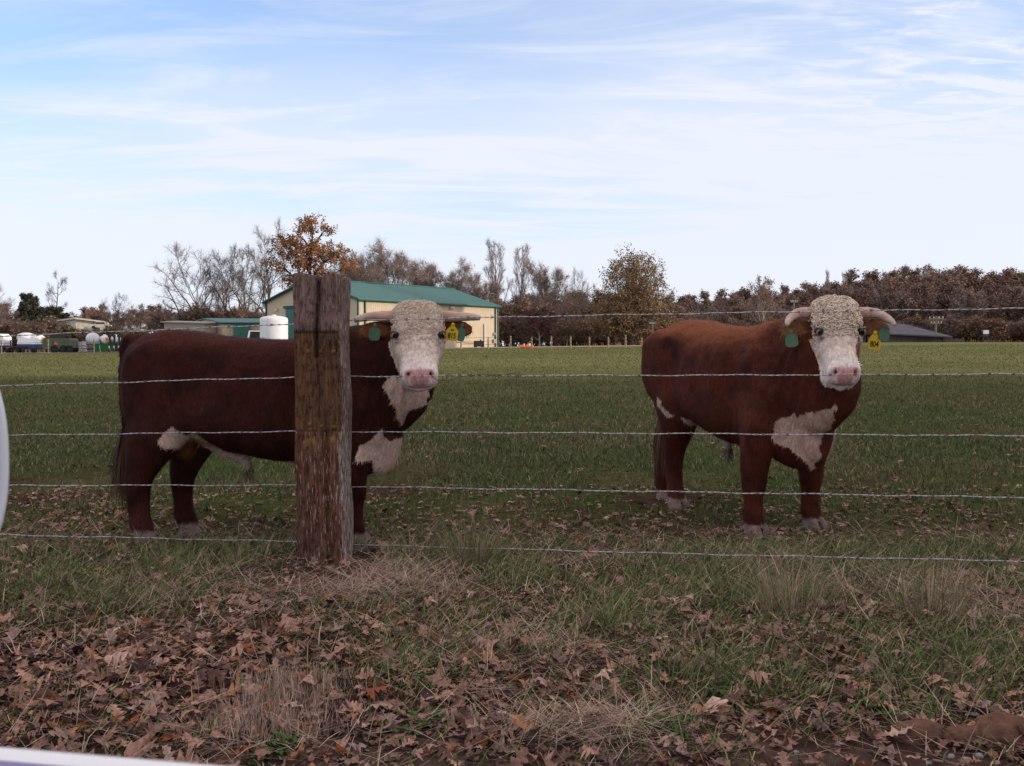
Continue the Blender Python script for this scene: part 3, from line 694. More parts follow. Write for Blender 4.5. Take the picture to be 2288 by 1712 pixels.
PR['column'] = make('tall_bare_tree', 5, 20, .30, kids=(15, 7, 5, 0), ang=((14, 28), (20, 38), (20, 45), (0, 0)), trunk=.7, len=(.5, .4, .45, 0), lt=(.45, .4, .3, 0), trop=(.02, .10, .12, .1), twigs=6, tw=(.30, .245, .225), minw=.02)
PR['sparse'] = make('sparse_bare_tree', 21, 15, .26, kids=(11, 6, 4, 0), ang=((50, 80), (30, 60), (30, 60), (0, 0)), trunk=.78, len=(.36, .45, .45, 0), lt=(.55, .4, .3, 0), twigs=4, tw=(.12, .09, .085), lead=1)
def lobe_tree(name, seed, r0, lobes, ncl, per, P_, bark, htrunk):
    """oak whose crown is built of leaf clusters filling several lobes"""
    P = dict(BASE); P.update(P_); t = Tree(seed); r = t.r
    top = max(l[1] + l[3]*.5 for l in lobes)
    tr_ = [Vector((.25*math.sin(z_*.5), .2*math.cos(z_*.7), z_)) for z_ in np.linspace(-.3, top, 12)]
    t.tr.tube(tr_, [r0*(1 - .85*i/11) for i in range(12)], 8, False)
    vol = [l[2]*l[2]*l[3] for l in lobes]; tot = sum(vol)
    for (cx, cz, rx, rz_), v in zip(lobes, vol):
        z_ = min(cz - rz_*.6, top*.9); z_ = max(z_, htrunk); b0 = Vector((0, 0, max(htrunk*.8, z_ - abs(cx)*.8)))
        cy = r.uniform(-.5, .5)*rx if len(lobes) > 1 else 0
        c = Vector((cx, cy, cz)); lim = [b0.lerp(c, q) + Vector((0, 0, .35*math.sin(q*PI)*abs(cx)*.5)) + t.rv()*.15 for q in (0, .25, .5, .75, 1)]
        if len(lobes) > 1: t.tr.tube(lim, [r0*.5, r0*.4, r0*.3, r0*.2, r0*.12], 5, False)
        for k in range(max(12, int(ncl*v/tot))):
            d = t.rv(); q = (r.random()**.42); off = 1 + .35*(float(fbm(d.x*2.3 + seed, d.z*2.3 + d.y*1.9, 2)) - .5)*2
            p = c + Vector((d.x*rx*q*off, d.y*rx*q*off, d.z*rz_*q*off))
            src = lim[r.randint(2, 4)] if len(lobes) > 1 else Vector((0, 0, max(htrunk*.7, min(p.z - .55*math.hypot(p.x, p.y), top))))
            n1 = (p - src).cross(t.rv()); n1 = n1.normalized()*P['minw']*1.8 if n1.length > 1e-4 else Vector((P['minw'], 0, 0))
            m = src.lerp(p, .55) + t.rv()*.25 - Vector((0, 0, .15))
            t.poly([src - n1, src + n1, m + n1*.6, m - n1*.6], P['tw']); t.poly([m - n1*.6, m + n1*.6, p], P['tw'])
            for e in range(P['twigs']):
                dd = (t.rv() + (p - c).normalized()*.8).normalized(); t.strip([p, p + dd*P['twl']*r.uniform(.5, 1.2)], P['minw'], P['tw'])
            kk = r.uniform(.72, 1.25)
            for e in range(per):
                P2 = P; qv = p + t.rv()*P['lspread']*r.random()**.6; o0 = len(t.C); t.leaf(qv, P2); t.C[o0:] = [tuple(u*kk for u in w_) for w_ in t.C[o0:]]
    return t.finish(name, bark)
pu = .0674; lb = [((a - 697)*pu, (766 - b)*pu, c*pu, d*pu) for a, b, c, d in ((694, 505, 34, 24), (735, 515, 18, 14), (672, 528, 22, 18), (642, 548, 36, 30), (692, 562, 46, 34), (744, 566, 40, 28), (628, 592, 28, 20), (660, 622, 34, 18), (720, 610, 40, 20), (774, 592, 20, 20), (690, 590, 40, 20))]
PR['orange'] = lobe_tree('orange_oak', 12, .42, lb, 430, 22, dict(twigs=5, twl=1.0, minw=.022, tw=(.11, .08, .065), lsize=.30, lspread=.62, lc=((.36, .15, .05), (.20, .08, .03))), m_darkbark, 4.5)
PR['leafy'] = make('thinning_oak', 14, 15, .32, kids=(9, 8, 7, 0), leadk=.7, leaves=1, lsize=.22, lspread=.6, twigs=15, twl=.9, lc=((.44, .28, .20), (.30, .20, .15)), tw=(.29, .235, .215), minw=.017)
PR['leafy2'] = make('thinning_oak', 33, 13, .30, kids=(9, 8, 7, 0), leadk=.7, leaves=1, lsize=.22, lspread=.6, twigs=15, twl=.85, lc=((.42, .26, .19), (.29, .19, .14)), tw=(.28, .22, .20), t0=(.15, .2, .2, 0), trunk=.4, len=(1.1, .45, .5, 0), ang=((20, 55), (30, 55), (30, 60), (0, 0)), minw=.017)
PR['brown'] = lobe_tree('brown_oak', 9, .40, [(0, 6.4, 4.9, 5.2), (-1.0, 4.0, 4.5, 3.0), (1.1, 3.6, 4.5, 2.8), (.3, 9.4, 2.9, 2.2)], 1500, 15, dict(twigs=6, twl=.75, minw=.018, tw=(.17, .125, .095), lsize=.24, lspread=.65, lc=((.27, .175, .085), (.16, .10, .055))), m_darkbark, 1.2)
PR['wooda'] = make('wood_tree', 41, 15, .27, kids=(8, 7, 6, 0), t0=(.35, .2, .2, 0), leaves=5, lsize=.36, lspread=.8, twigs=8, lc=((.29, .18, .135), (.19, .12, .095)), tw=(.19, .145, .13))
PR['woodb'] = make('wood_tree', 42, 15, .25, m_palebark, kids=(8, 7, 6, 0), t0=(.4, .2, .2, 0), leaves=2, lsize=.4, lspread=.8, twigs=10, lc=((.26, .18, .14), (.18, .13, .11)), tw=(.23, .18, .165), ang=((25, 52), (30, 55), (30, 60), (0, 0)))
PR['woodc'] = make('wood_tree', 43, 15, .27, kids=(9, 8, 6, 0), t0=(.3, .2, .2, 0), leaves=9, lsize=.38, lspread=.9, twigs=5, lc=((.235, .135, .10), (.15, .092, .072)), tw=(.15, .11, .10))
PR['syca'] = make('pale_sycamore', 51, 16, .30, m_palebark, kids=(9, 7, 6, 0), t0=(.2, .2, .2, 0), leaves=3, lsize=.32, lspread=.7, twigs=6, lc=((.30, .18, .115), (.20, .12, .085)), tw=(.30, .235, .195), ang=((22, 52), (30, 55), (30, 60), (0, 0)))
PR['cedar'] = make('dark_cedar', 61, 9, .22, m_darkbark, kids=(20, 7, 5, 0), t0=(.05, .15, .2, 0), ang=((60, 85), (30, 60), (30, 70), (0, 0)), trunk=.8, len=(.45, .45, .5, 0), lt=(.6, .4, .3, 0), leaves=8, lsize=.35, lspread=.45, twigs=2, lc=((.04, .05, .032), (.065, .058, .038)), tw=(.05, .04, .035))
PR['shade'] = make('shade_oak', 71, 17, .42, m_darkbark, kids=(13, 8, 6, 0), t0=(.08, .15, .2, 0), ang=((40, 78), (30, 60), (30, 70), (0, 0)), trunk=.6, len=(.7, .45, .5, 0), lt=(.35, .4, .3, 0), leaves=10, lsize=.85, lspread=1.0, twigs=1, lc=((.24, .12, .05), (.12, .06, .03)))
def bush(name, seed, H_, lc, tw, leaves, bark=None, twigs=8):
    t = Tree(seed); P = dict(BASE); P.update(levels=3, seg=(5, 4, 3), jit=(.15, .2, .25), trop=(.05, .06, .05), kids=(8, 7, 0), t0=(.15, .2, 0), ang=((20, 55), (30, 60), (0, 0)), len=(.55, .5, 0), lt=(.4, .4, 0), twigs=twigs, twl=.55, leaves=leaves, lc=lc, tw=tw, lsize=.26, lspread=.4, minw=.02)
    for k in range(7):
        a = k*2.4; d = Vector((math.cos(a)*.42, math.sin(a)*.42, 1)); t.branch(Vector((math.cos(a)*.3, math.sin(a)*.3, -.1)), d, H_*.72*t.r.uniform(.8, 1.1), .05, 0, P)
    return t.finish(name, bark or m_bark)
PR['bush'] = bush('bare_shrub', 81, 4.5, ((.25, .15, .105), (.17, .105, .08)), (.155, .115, .10), 2, None, 12)
PR['bush2'] = bush('rusty_shrub', 82, 4.0, ((.28, .155, .09), (.17, .095, .06)), (.14, .10, .085), 4, None, 10)
PR['bushg'] = bush('green_brown_shrub', 83, 3.6, ((.085, .085, .03), (.15, .095, .045)), (.08, .06, .05), 7)
PR['redtree'] = make('small_red_tree', 91, 6, .14, m_palebark, levels=4, kids=(7, 6, 5, 0), t0=(.3, .2, .2, 0), leaves=3, lsize=.22, lspread=.4, twigs=5, lc=((.20, .075, .06), (.13, .06, .05)), tw=(.11, .07, .065), ang=((25, 50), (30, 55), (30, 60), (0, 0)))
used = set()
trr = random.Random(99)
def plant(kind, x, y, height, label, cat='tree', group=None, wx=1.0, rz=None, dz_=0.0):
    src = PR[kind]
    if kind not in used: used.add(kind); o = src; first = True
    else: o = copy_tree(src); first = False
    h0 = src['hgt']; k = height/h0
    o.location = (x, y, hz(x, y) + dz_); o.scale = (k*wx, k*wx, k); o.rotation_euler = (0, 0, trr.uniform(0, 6.28) if rz is None else rz)
    for key in ('group',):
        if key in o: del o[key]
    tag(o, label, cat, group)
    return o
def tree_px(kind, px, ytop, D, label, group=None, wx=1.0, rz=None, cat='tree'):
    p = at(px, ytop, D); return plant(kind, p.x, D, p.z - hz(p.x, D), label, cat, group, wx, rz)
g1 = 'bare trees left of the barn'
tree_px('spread2', 440, 553, 150, 'leftmost of the tall bare trees left of the barn, standing at the shed roof', g1)
tree_px('spread', 505, 556, 152, 'bare tree with dark evergreen clumps in its crown, left of the tallest bare tree', g1, .9)
tree_px('spread2', 553, 552, 149, 'pale limbed bare tree between the clumped tree and the tallest bare tree', g1, .9)
tree_px('spread', 603, 502, 156, 'tallest bare tree, directly left of the orange oak', g1, .72, 1.1)
tree_px('orange', 694, 490, 150, 'tall oak with bright orange-brown leaves rising behind the big fence post', None, 1.0, 0.0)
tree_px('leafy2', 790, 570, 158, 'small rusty tree at the right foot of the orange oak, behind the roof', None, .8)
g2 = 'thinning trees behind the barn'
tree_px('leafy2', 826, 575, 162, 'low rusty tree over the left end of the barn roof, right of the fence post', g2, .9)
tree_px('leafy', 868, 545, 160, 'broad thinning oak above the middle of the green barn roof', g2)
tree_px('leafy2', 945, 582, 163, 'lower thinning oak above the right part of the barn roof', g2)
tree_px('leafy', 1030, 592, 162, 'brown thinning tree behind the far right corner of the barn', g2, .95)
tree_px('leafy2', 1080, 622, 158, 'low brown tree between the barn corner and the first tall spire tree', g2, .9)
g3 = 'tall narrow bare trees right of the barn'
tree_px('column', 1107, 541, 165, 'taller of the two narrow spire-shaped bare trees right of the barn', g3, .9)
tree_px('column', 1166, 550, 166, 'right one of the two narrow spire-shaped bare trees', g3, .85)
tree_px('leafy2', 1225, 590, 160, 'rounded reddish brown tree right of the two spire-shaped trees', None, .85)
tree_px('spread2', 1285, 607, 158, 'pale bare tree between the reddish round tree and the broad brown oak', None, .6)
tree_px('spread', 1322, 640, 166, 'lowest bare tree just left of the broad brown oak', None, .7)
tree_px('syca', 1268, 660, 141, 'leaning pale trunked young tree behind the row of far posts', None, .6)
tree_px('redtree', 1206, 688, 139, 'small red-tinged tree forking from a pale trunk behind the far posts', None, 1.1)
tree_px('brown', 1413, 574, 136, 'broad egg-shaped brown oak standing alone behind the far posts', None, .98)
tree_px('cedar', 1352, 668, 150, 'small dark evergreen at the left foot of the broad brown oak', None, 1.2)
tree_px('syca', 1702, 622, 160, 'large pale sycamore in front of the wood, left of the right-hand bull head', None, .85)
tree_px('column', 1850, 606, 205, 'slender tree poking highest above the wood near the right-hand bull', None, .45)
tree_px('column', 1888, 612, 206, 'second slender tree above the wood, right of the highest slender one', None, .45)
# left
tree_px('spread', -8, 640, 135, 'bare tree cut by the left edge of the photograph', None, .9)
tree_px('cedar', 72, 660, 226, 'upright dark evergreen behind the pale tanks at far left', None, .95)
tree_px('cedar', 112, 688, 232, 'wide dark evergreen mound in front of the lone sparse tree', None, 2.0)
tree_px('sparse', 124, 610, 238, 'lone sparse bare tree rising from a dark evergreen mound', None, .8, 2.0)
tree_px('spread2', 255, 660, 150, 'leaning bare tree behind the white lying tanks', None, .9)
tree_px('sparse', 312, 684, 165, 'small bare tree left of the bull rump, second from the leaning one', None, .9)
tree_px('sparse', 366, 672, 165, 'small bare tree directly above the rump of the left bull', None, .8)
g4 = 'distant trees on the left skyline'
for i in range(22):
    px = -60 + i*25 + trr.uniform(-8, 8); yt = 692 - 8*math.sin(i*1.3) + trr.uniform(-4, 5) - (8 if px < 60 else 0)
    tree_px(('woodb', 'woodc', 'wooda')[i % 3], px, yt, 330 + trr.uniform(-30, 40), 'one of the small hazy trees along the distant left skyline', g4, 1.15)
for i in range(24):
    px = -90 - i*34 + trr.uniform(-12, 12)
    tree_px(('woodb', 'woodc', 'wooda')[i % 3], px, 688 + trr.uniform(-8, 8), 300 + trr.uniform(-20, 50), 'one of the small hazy trees along the distant left skyline', g4, 1.2)
# shrubs
g5 = 'shrubs behind the machine lot'
for i in range(16):
    px = -40 + i*24 + trr.uniform(-6, 6); D = 134 + trr.uniform(-3, 8)
    tree_px(('bushg', 'bush2', 'bush')[i % 3], px, 738 - (20 if i in (4, 5, 6) else 0) + trr.uniform(-6, 6) + (10 if 3 > i > 0 else 0), D, 'one of the brown and green shrubs in the scrub behind the farm machines', g5, 1.3, cat='shrub')
g6 = 'undergrowth between barn and broad oak'
for i in range(38):
    px = 1098 + (i % 19)*21 + trr.uniform(-8, 8); D = 143 + (i//19)*12 + trr.uniform(-3, 5)
    tree_px(('bush', 'bush2')[i % 2], px, 716 - 24*(i//19) + trr.uniform(-14, 14), D, 'one of the tangled brown shrubs under the trees right of the barn', g6, 1.15, cat='shrub')
for i in range(14):
    px = 1115 + i*25 + trr.uniform(-8, 8)
    tree_px(('woodc', 'wooda')[i % 2], px, 668 + trr.uniform(-14, 10), 176 + trr.uniform(0, 12), 'one of the dim brown trees filling the gap right of the barn', 'dim trees right of the barn', 1.1)
g7 = 'shrubs behind the green roofs'
for i in range(9):
    px = 405 + i*24; tree_px(('bush', 'bush2')[i % 2], px, 694 + trr.uniform(-8, 10), 150 + trr.uniform(-4, 4), 'one of the dark shrubs under the bare trees left of the barn', g7, 1.2, cat='shrub')
# the wood on the right
env = [(1440, 680), (1480, 668), (1540, 664), (1580, 655), (1640, 652), (1700, 648), (1760, 652), (1800, 634), (1850, 640), (1890, 626), (1915, 612), (1950, 615), (1985, 606), (2000, 600), (2040, 598), (2100, 602), (2170, 610), (2230, 618), (2260, 610), (2300, 608), (2420, 612)]
ex_ = [e[0] for e in env]; ey_ = [e[1] for e in env]
gw = 'trees of the brown wood on the right'
for row, (D, n, drop) in enumerate(((232, 34, 0), (205, 36, 16), (182, 34, 34))):
    for i in range(n):
        px = 1440 + (2420 - 1440)*(i + trr.uniform(.15, .85))/n; yt = float(np.interp(px, ex_, ey_)) + drop + trr.uniform(-4, 9)
        k = ('wooda', 'woodc', 'woodc', 'woodb')[trr.randint(0, 3)] if row < 2 else ('woodb', 'wooda', 'woodb', 'woodc')[trr.randint(0, 3)]
        tree_px(k, px, yt, D + trr.uniform(-8, 8), 'one of the brown trees massed in the wood on the right rise', gw, 1.05 + .15*trr.random())
g8 = 'shrubs at the edge of the right wood'
for i in range(40):
    px = 1490 + i*22 + trr.uniform(-8, 8); tree_px(('bush', 'bush2')[i % 2], px, 724 + trr.uniform(-18, 12), 158 + trr.uniform(0, 12), 'one of the brown shrubs along the edge of the right wood', g8, 1.35, cat='shrub')
# oaks east of the road whose shade covers the near pasture
gs = 'roadside oaks whose shade covers the near pasture'
for i in range(12):
    y = -18 + i*3.4; x = 40 + (i % 3)*7 + trr.uniform(-1.5, 1.5)
    plant('shade', x, y, 15.5 + trr.uniform(-1.5, 2) - max(0, y - 6)*.30, 'one of the leafy roadside oaks shading the near pasture from the east', 'tree', gs, 1.15)
plant('shade', 66, 103.3, 31.0, 'unseen tall narrow oak added to cast the shadow stripe on the barn roof', 'tree', None, .19)  # out-of-view caster, added and stretched tall to throw the roof's shadow stripe
for k, src in PR.items():
    if k not in used:
        for ch in list(src.children): bpy.data.objects.remove(ch)
        bpy.data.objects.remove(src)
for o in COL.objects:
    if 'hgt' in o: del o['hgt']
# ------------------------------------------------------------------ near fence: big tie post and five barbed wires
m_tie = bpy.data.materials.new('weathered_tie'); m_tie.use_nodes = True
def tie_nodes():
    n, l = m_tie.node_tree.nodes, m_tie.node_tree.links
    b = n['Principled BSDF']; b.inputs['Roughness'].default_value = .92; b.inputs['Specular IOR Level'].default_value = .15
    a = n.new('ShaderNodeAttribute'); a.attribute_name = 'Col'
    tcn = n.new('ShaderNodeTexCoord')
    def noi(sc, st, det=6, dist=0.0):
        mp = n.new('ShaderNodeMapping'); l.new(tcn.outputs['Object'], mp.inputs[0]); mp.inputs['Scale'].default_value = st
        t = n.new('ShaderNodeTexNoise'); l.new(mp.outputs[0], t.inputs['Vector']); t.inputs['Scale'].default_value = sc; t.inputs['Detail'].default_value = det; t.inputs['Roughness'].default_value = .65; t.inputs['Distortion'].default_value = dist
        return t.outputs['Fac']
    g1 = noi(10, (9, 9, .55), 8, .3); g2 = noi(30, (5, 5, .5), 5); g3 = noi(26, (2.2, 2.2, .9), 6)
    mr = n.new('ShaderNodeMapRange'); l.new(g1, mr.inputs[0]); mr.inputs[1].default_value = .34; mr.inputs[2].default_value = .66; mr.inputs[3].default_value = .42; mr.inputs[4].default_value = 1.45
    m2 = n.new('ShaderNodeMapRange'); l.new(g3, m2.inputs[0]); m2.inputs[1].default_value = .4; m2.inputs[2].default_value = .52; m2.inputs[3].default_value = .5; m2.inputs[4].default_value = 1.1
    mm = n.new('ShaderNodeMath'); mm.operation = 'MULTIPLY'; l.new(mr.outputs[0], mm.inputs[0]); l.new(m2.outputs[0], mm.inputs[1])
    vm = n.new('ShaderNodeVectorMath'); vm.operation = 'SCALE'; l.new(a.outputs['Color'], vm.inputs[0]); l.new(mm.outputs[0], vm.inputs['Scale'])
    # pale lichen / bare flecks, amount carried in alpha-like attribute
    f = n.new('ShaderNodeAttribute'); f.attribute_name = 'Fleck'
    fl = n.new('ShaderNodeMath'); fl.operation = 'ADD'; l.new(g2, fl.inputs[0]); l.new(f.outputs['Fac'], fl.inputs[1])
    fr = n.new('ShaderNodeMapRange'); l.new(fl.outputs[0], fr.inputs[0]); fr.inputs[1].default_value = .64; fr.inputs[2].default_value = .70
    mx = n.new('ShaderNodeMix'); mx.data_type = 'RGBA'; l.new(fr.outputs[0], mx.inputs[0]); l.new(vm.outputs[0], mx.inputs[6]); mx.inputs[7].default_value = (.40, .33, .31, 1)
    l.new(mx.outputs[2], b.inputs['Base Color'])
    bn = n.new('ShaderNodeBump'); bn.inputs['Strength'].default_value = .8; bn.inputs['Distance'].default_value = .012; l.new(g1, bn.inputs['Height']); l.new(bn.outputs[0], b.inputs['Normal'])
tie_nodes()
m_nail = mat('rusty_nail', (.19, .095, .035), .8, (.09, .045, .02), 60)
YP = 5.45
fence = empty('barbed_wire_fence', (0, 0, 0), 0, 'barbed wire fence of five strands on a thick weathered wooden post', 'fence')
def post_mesh():
    pl, pr = at(664, 1265, YP).x, at(777, 1265, YP).x
    zt = at(720, 611, YP).z; z0 = -.15; w = pr - pl; cx = (pl + pr)/2; dep = .21
    # outline of the section (front is -y): flat face, rounded right shoulder
    def outline(n=150):
        per = []
        k = 0
        c = [(-w/2, 0), (w*.33, 0), (w*.44, .02), (w/2, .075), (w/2, dep - .03), (w/2 - .03, dep), (-w/2 + .03, dep), (-w/2, dep - .03)]
        L = [math.dist(c[i], c[(i+1) % len(c)]) for i in range(len(c))]; T = sum(L)
        for i in range(len(c)):
            m = max(2, int(n*L[i]/T)) 
            if i == 0: m = 64
            for j in range(m):
                t = j/m; per.append((c[i][0]*(1-t) + c[(i+1) % len(c)][0]*t, c[i][1]*(1-t) + c[(i+1) % len(c)][1]*t))
        return np.array(per)
    O = outline(); n = len(O); nz = 170
    zs = np.linspace(z0, zt, nz)
    V = []; Cc = []; Fl = []
    def px2(px, py): p = at(px, py, YP); return p.x - cx, p.z
    zplate_t, zplate_b = px2(0, 741)[1], px2(0, 963)[1]; xplate = px2(757, 0)[0]
    per_s = np.arange(n)
    for z in zs:
        u = np.concatenate([[0], np.cumsum(np.hypot(np.diff(O[:, 0]), np.diff(O[:, 1])))])
        front = (O[:, 1] < .03) & (O[:, 0] < w*.46)
        gr = (fbm(u*95 + 3, np.full(n, z*3.2)) - .5)*.012 + (fbm(u*30, np.full(n, z*7)) - .5)*.012
        cen = np.array([0, dep/2]); out = O - cen; out /= np.linalg.norm(out, axis=1)[:, None]
        # check crack: long vertical groove wandering down the front
        gx = np.interp(z, [px2(0, 1265)[1], px2(0, 1100)[1], px2(0, 965)[1], px2(0, 850)[1], px2(0, 741)[1], px2(0, 611)[1]],
                       [px2(727, 0)[0], px2(725, 0)[0], px2(722, 0)[0], px2(707, 0)[0], px2(703, 0)[0], px2(714, 0)[0]])
        upper = z > px2(0, 800)[1]
        gw = .0095 if upper else (.012 if z < zplate_b else .005)
        gd = (.035 if upper else (.016 if z < zplate_b else .006)) * np.exp(-((O[:, 0] - gx)/gw)**2) * front
        dpl = np.where(front & (z < zplate_t) & (z > zplate_b) & (O[:, 0] < xplate), .006, 0)
        gr = np.where(dpl > 0, gr*.45, gr)
        P = O + out*gr[:, None]
        P[:, 1] += gd + dpl
        lean = (z - 0)*-.006
        wob = .006*math.sin(z*9) 
        topw = 0
        if z > zt - .03: topw = 1
        zz_ = z + (np.where(topw, (fbm(u*25, np.zeros(n)) - .5)*.03 - .02*(O[:, 0] > w*.43) - .035*np.exp(-((O[:, 0] - gx)/.015)**2)*front, 0))
        V.append(np.column_stack([P[:, 0] + cx + lean + wob*(O[:, 0] > w*.3), P[:, 1] + YP, zz_ if np.ndim(zz_) else np.full(n, zz_)]))
        t = fbm(u*6 + 11, np.full(n, z*2.5))
        grey = mixc(A(.22, .145, .125), A(.15, .092, .074), t); brown = mixc(A(.15, .062, .038), A(.105, .050, .033), t)
        hz_ = smooth(px2(0, 1000)[1], px2(0, 1290)[1], np.full(n, z))*.0
        col = grey.copy()
        inpl = dpl > 0
        pcol = mixc(A(.135, .066, .034), A(.105, .054, .032), t)
        col[inpl] = pcol[inpl]
        low = z < zplate_b
        if low: col = mixc(brown, grey, np.clip(smooth(w*.30, w*.44, O[:, 0]) + .25*smooth(.5, .7, t), 0, 1))
        edge_dark = np.exp(-((z - zplate_t)/.007)**2)*(front & (O[:, 0] < xplate))
        col *= (1 - .7*edge_dark)[:, None]
        edge_b = np.exp(-((z - zplate_b)/.006)**2)*(front & (O[:, 0] < xplate)); col *= (1 - .5*edge_b)[:, None]
        # yellowed band just under the old plate
        yb = np.exp(-((z - (zplate_b - .045))/.026)**2)*smooth(.42, .56, fbm(u*40, np.full(n, z*12)))*(front & (O[:, 0] < w*.36))
        col = mixc(col, np.tile(A(.30, .17, .055), (n, 1)), yb*.75)
        stain = np.exp(-((O[:, 0] - gx)/.02)**2)*front*(.8 if low else .45)
        col = mixc(col, np.tile(A(.085, .036, .015) if low else A(.04, .025, .02), (n, 1)), stain)
        Cc.append(col)
        fk = np.where(inpl, -.05, 0) + np.where(O[:, 0] > w*.36, .09, 0) + (.055 if low else .0)
        Fl.append(fk)
    V = np.concatenate(V); Cc = np.concatenate(Cc); Fl = np.concatenate(Fl)
    ii = np.arange(n*nz).reshape(nz, n); i2 = np.roll(ii, -1, 1)
    q = np.stack([ii[:-1], i2[:-1], i2[1:], ii[1:]], -1).reshape(-1, 4)
    loops = list(q.ravel()); sizes = [4]*len(q)
    ctr = len(V); V = np.vstack([V, [cx - zt*.006, YP + dep/2, zt - .012]]); Cc = np.vstack([Cc, [.12, .09, .08]]); Fl = np.append(Fl, 0)
    top = ii[-1]
    for k in range(n): loops += [top[k], top[(k+1) % n], ctr]; sizes.append(3)
    o = npmesh('post', V, loops, sizes, m_tie, fence, cols=Cc, sm=False)
    at_ = o.data.attributes.new('Fleck', 'FLOAT', 'POINT'); at_.data.foreach_set('value', Fl.astype(np.float32))
    # nail heads left in the old plate mark
    for px, py, r in ((688, 785, .012), (717, 786, .010), (745, 786, .012), (692, 948, .012), (746, 954, .012), (718, 952, .010)):
        p = at(px, py, YP + .004); d_ = MB(); d_.lathe([(r, 0), (r, .006), (r*.6, .010)], (p.x, p.y, p.z), 10, 'Y', PI); d_.build('nail_head', m_nail, o)
    for px, py in ((737, 758), (695, 824), (693, 908), (740, 907)):
        p = at(px, py, YP + .004); d_ = MB(); d_.lathe([(.009, 0), (.009, .006), (.004, .007)], (p.x, p.y, p.z), 8, 'Y', PI); d_.build('nail_hole', m_dark, o)
    return cx, w
pcx, pw = post_mesh()
# wires: (left end y at px 0, y at post, right points)
YW = YP + .215
WIRES = [([(-400, 767), (0, 751), (420, 735), (727, 720)], [(727, 718), (1100, 709), (1700, 698), (2288, 689.5), (2800, 684)]),
         ([(-400, 876), (0, 862), (660, 843), (727, 842)], [(727, 842), (1100, 839), (1500, 839), (2288, 836), (2800, 835)]),
         ([(-400, 981), (0, 973), (660, 964), (727, 964)], [(727, 964), (1500, 969), (2288, 974), (2800, 977)]),
         ([(-400, 1086), (0, 1085), (660, 1084), (727, 1085)], [(727, 1086), (1500, 1099), (2288, 1112), (2800, 1120)]),
         ([(-400, 1186), (0, 1195), (660, 1210), (727, 1213)], [(727, 1215), (1500, 1237), (2288, 1254), (2800, 1265)])]
def depth(px):   # the fence runs nearly square to the view, closing in to the right
    k = np.interp(px, [-400, 0, 727, 2288, 2800], [.965, .978, 1.0, 1.136, 1.175]); return YW/k
def wire(lst, twist, seedv):
    r = random.Random(seedv)
    P = []
    for a, b in zip(lst[:-1], lst[1:]):
        n = max(2, int(abs(b[0] - a[0])/6))
        for k in range(n): t = k/n; P.append((a[0] + (b[0]-a[0])*t, a[1] + (b[1]-a[1])*t))
    P.append(lst[-1])
    xs_ = np.array([p[0] for p in P]); ysm = np.array([p[1] for p in P])
    ker = np.ones(41)/41; pad = np.pad(ysm, 20, mode='edge'); ysm2 = np.convolve(pad, ker, 'valid'); 
    w_ = np.clip(np.minimum(np.arange(len(xs_)), len(xs_) - 1 - np.arange(len(xs_)))/25, 0, 1); ysm = ysm*(1-w_) + ysm2*w_
    return [at(x, y + .8*math.sin(x*.021 + seedv) + .5*math.sin(x*.057 + 2*seedv), depth(x)) for x, y in zip(xs_, ysm)]
def strand(mb, pts, rad, ph, pitch, off):
    pts = [Vector(p) for p in pts]; s = 0; out = []
    # resample
    L = [0]
    for a, b in zip(pts[:-1], pts[1:]): L.append(L[-1] + (b - a).length)
    N = int(L[-1]/.011); arr = np.array([list(p) for p in pts]); ss = np.linspace(0, L[-1], N)
    R_ = np.column_stack([np.interp(ss, L, arr[:, k]) for k in range(3)])
    an = ss/pitch*2*PI + ph
    R_[:, 1] += off*np.cos(an); R_[:, 2] += off*np.sin(an)
    n = 4; ang = np.arange(n)*2*PI/n
    V = (R_[:, None, :] + rad*np.stack([np.zeros(n), np.cos(ang), np.sin(ang)], -1)[None]).reshape(-1, 3)
    ii = np.arange(N*n).reshape(N, n); i2 = np.roll(ii, -1, 1)
    q = np.stack([ii[:-1], i2[:-1], i2[1:], ii[1:]], -1).reshape(-1, 4)
    mb.add(V.tolist(), q.tolist())
for wi, (lf, rt) in enumerate(WIRES):
    pts = wire(lf, 0, wi + 1)[:-1] + wire(rt, 0, wi + 1)
    d_ = MB(); strand(d_, pts, .0018, 0, .075, .0019); strand(d_, pts, .0018, PI, .075, .0019)
    wo = d_.build('wire', m_wire, fence, True)
    r = random.Random(50 + wi); L = 0; last = 0; nxt = r.uniform(0, .12); d_ = MB()
    for a, b in zip(pts[:-1], pts[1:]):
        L += (b - a).length
        if L > nxt:
            nxt += .125*r.uniform(.85, 1.15); p = b; t = (b - a).normalized()
            ph = r.random()*6.28
            ring = [p + t*(-.007 + .014*k/8) + Vector((0, math.cos(ph + k*1.57), math.sin(ph + k*1.57)))*.0055 for k in range(9)]
            d_.tube(ring, .0017, 4)
            for s_ in (-1, 1):
                for e in (0, 1):
                    dv = (Vector((0, math.cos(ph + e*1.6), math.sin(ph + e*1.6)))*s_ + t*.5*(1 if e else -1)).normalized()
                    d_.tube([p + t*s_*.004, p + dv*.016], [.0018, .0007], 3)
    b_ = d_.build('barbs', m_rustwire, wo); b_['kind'] = 'stuff'
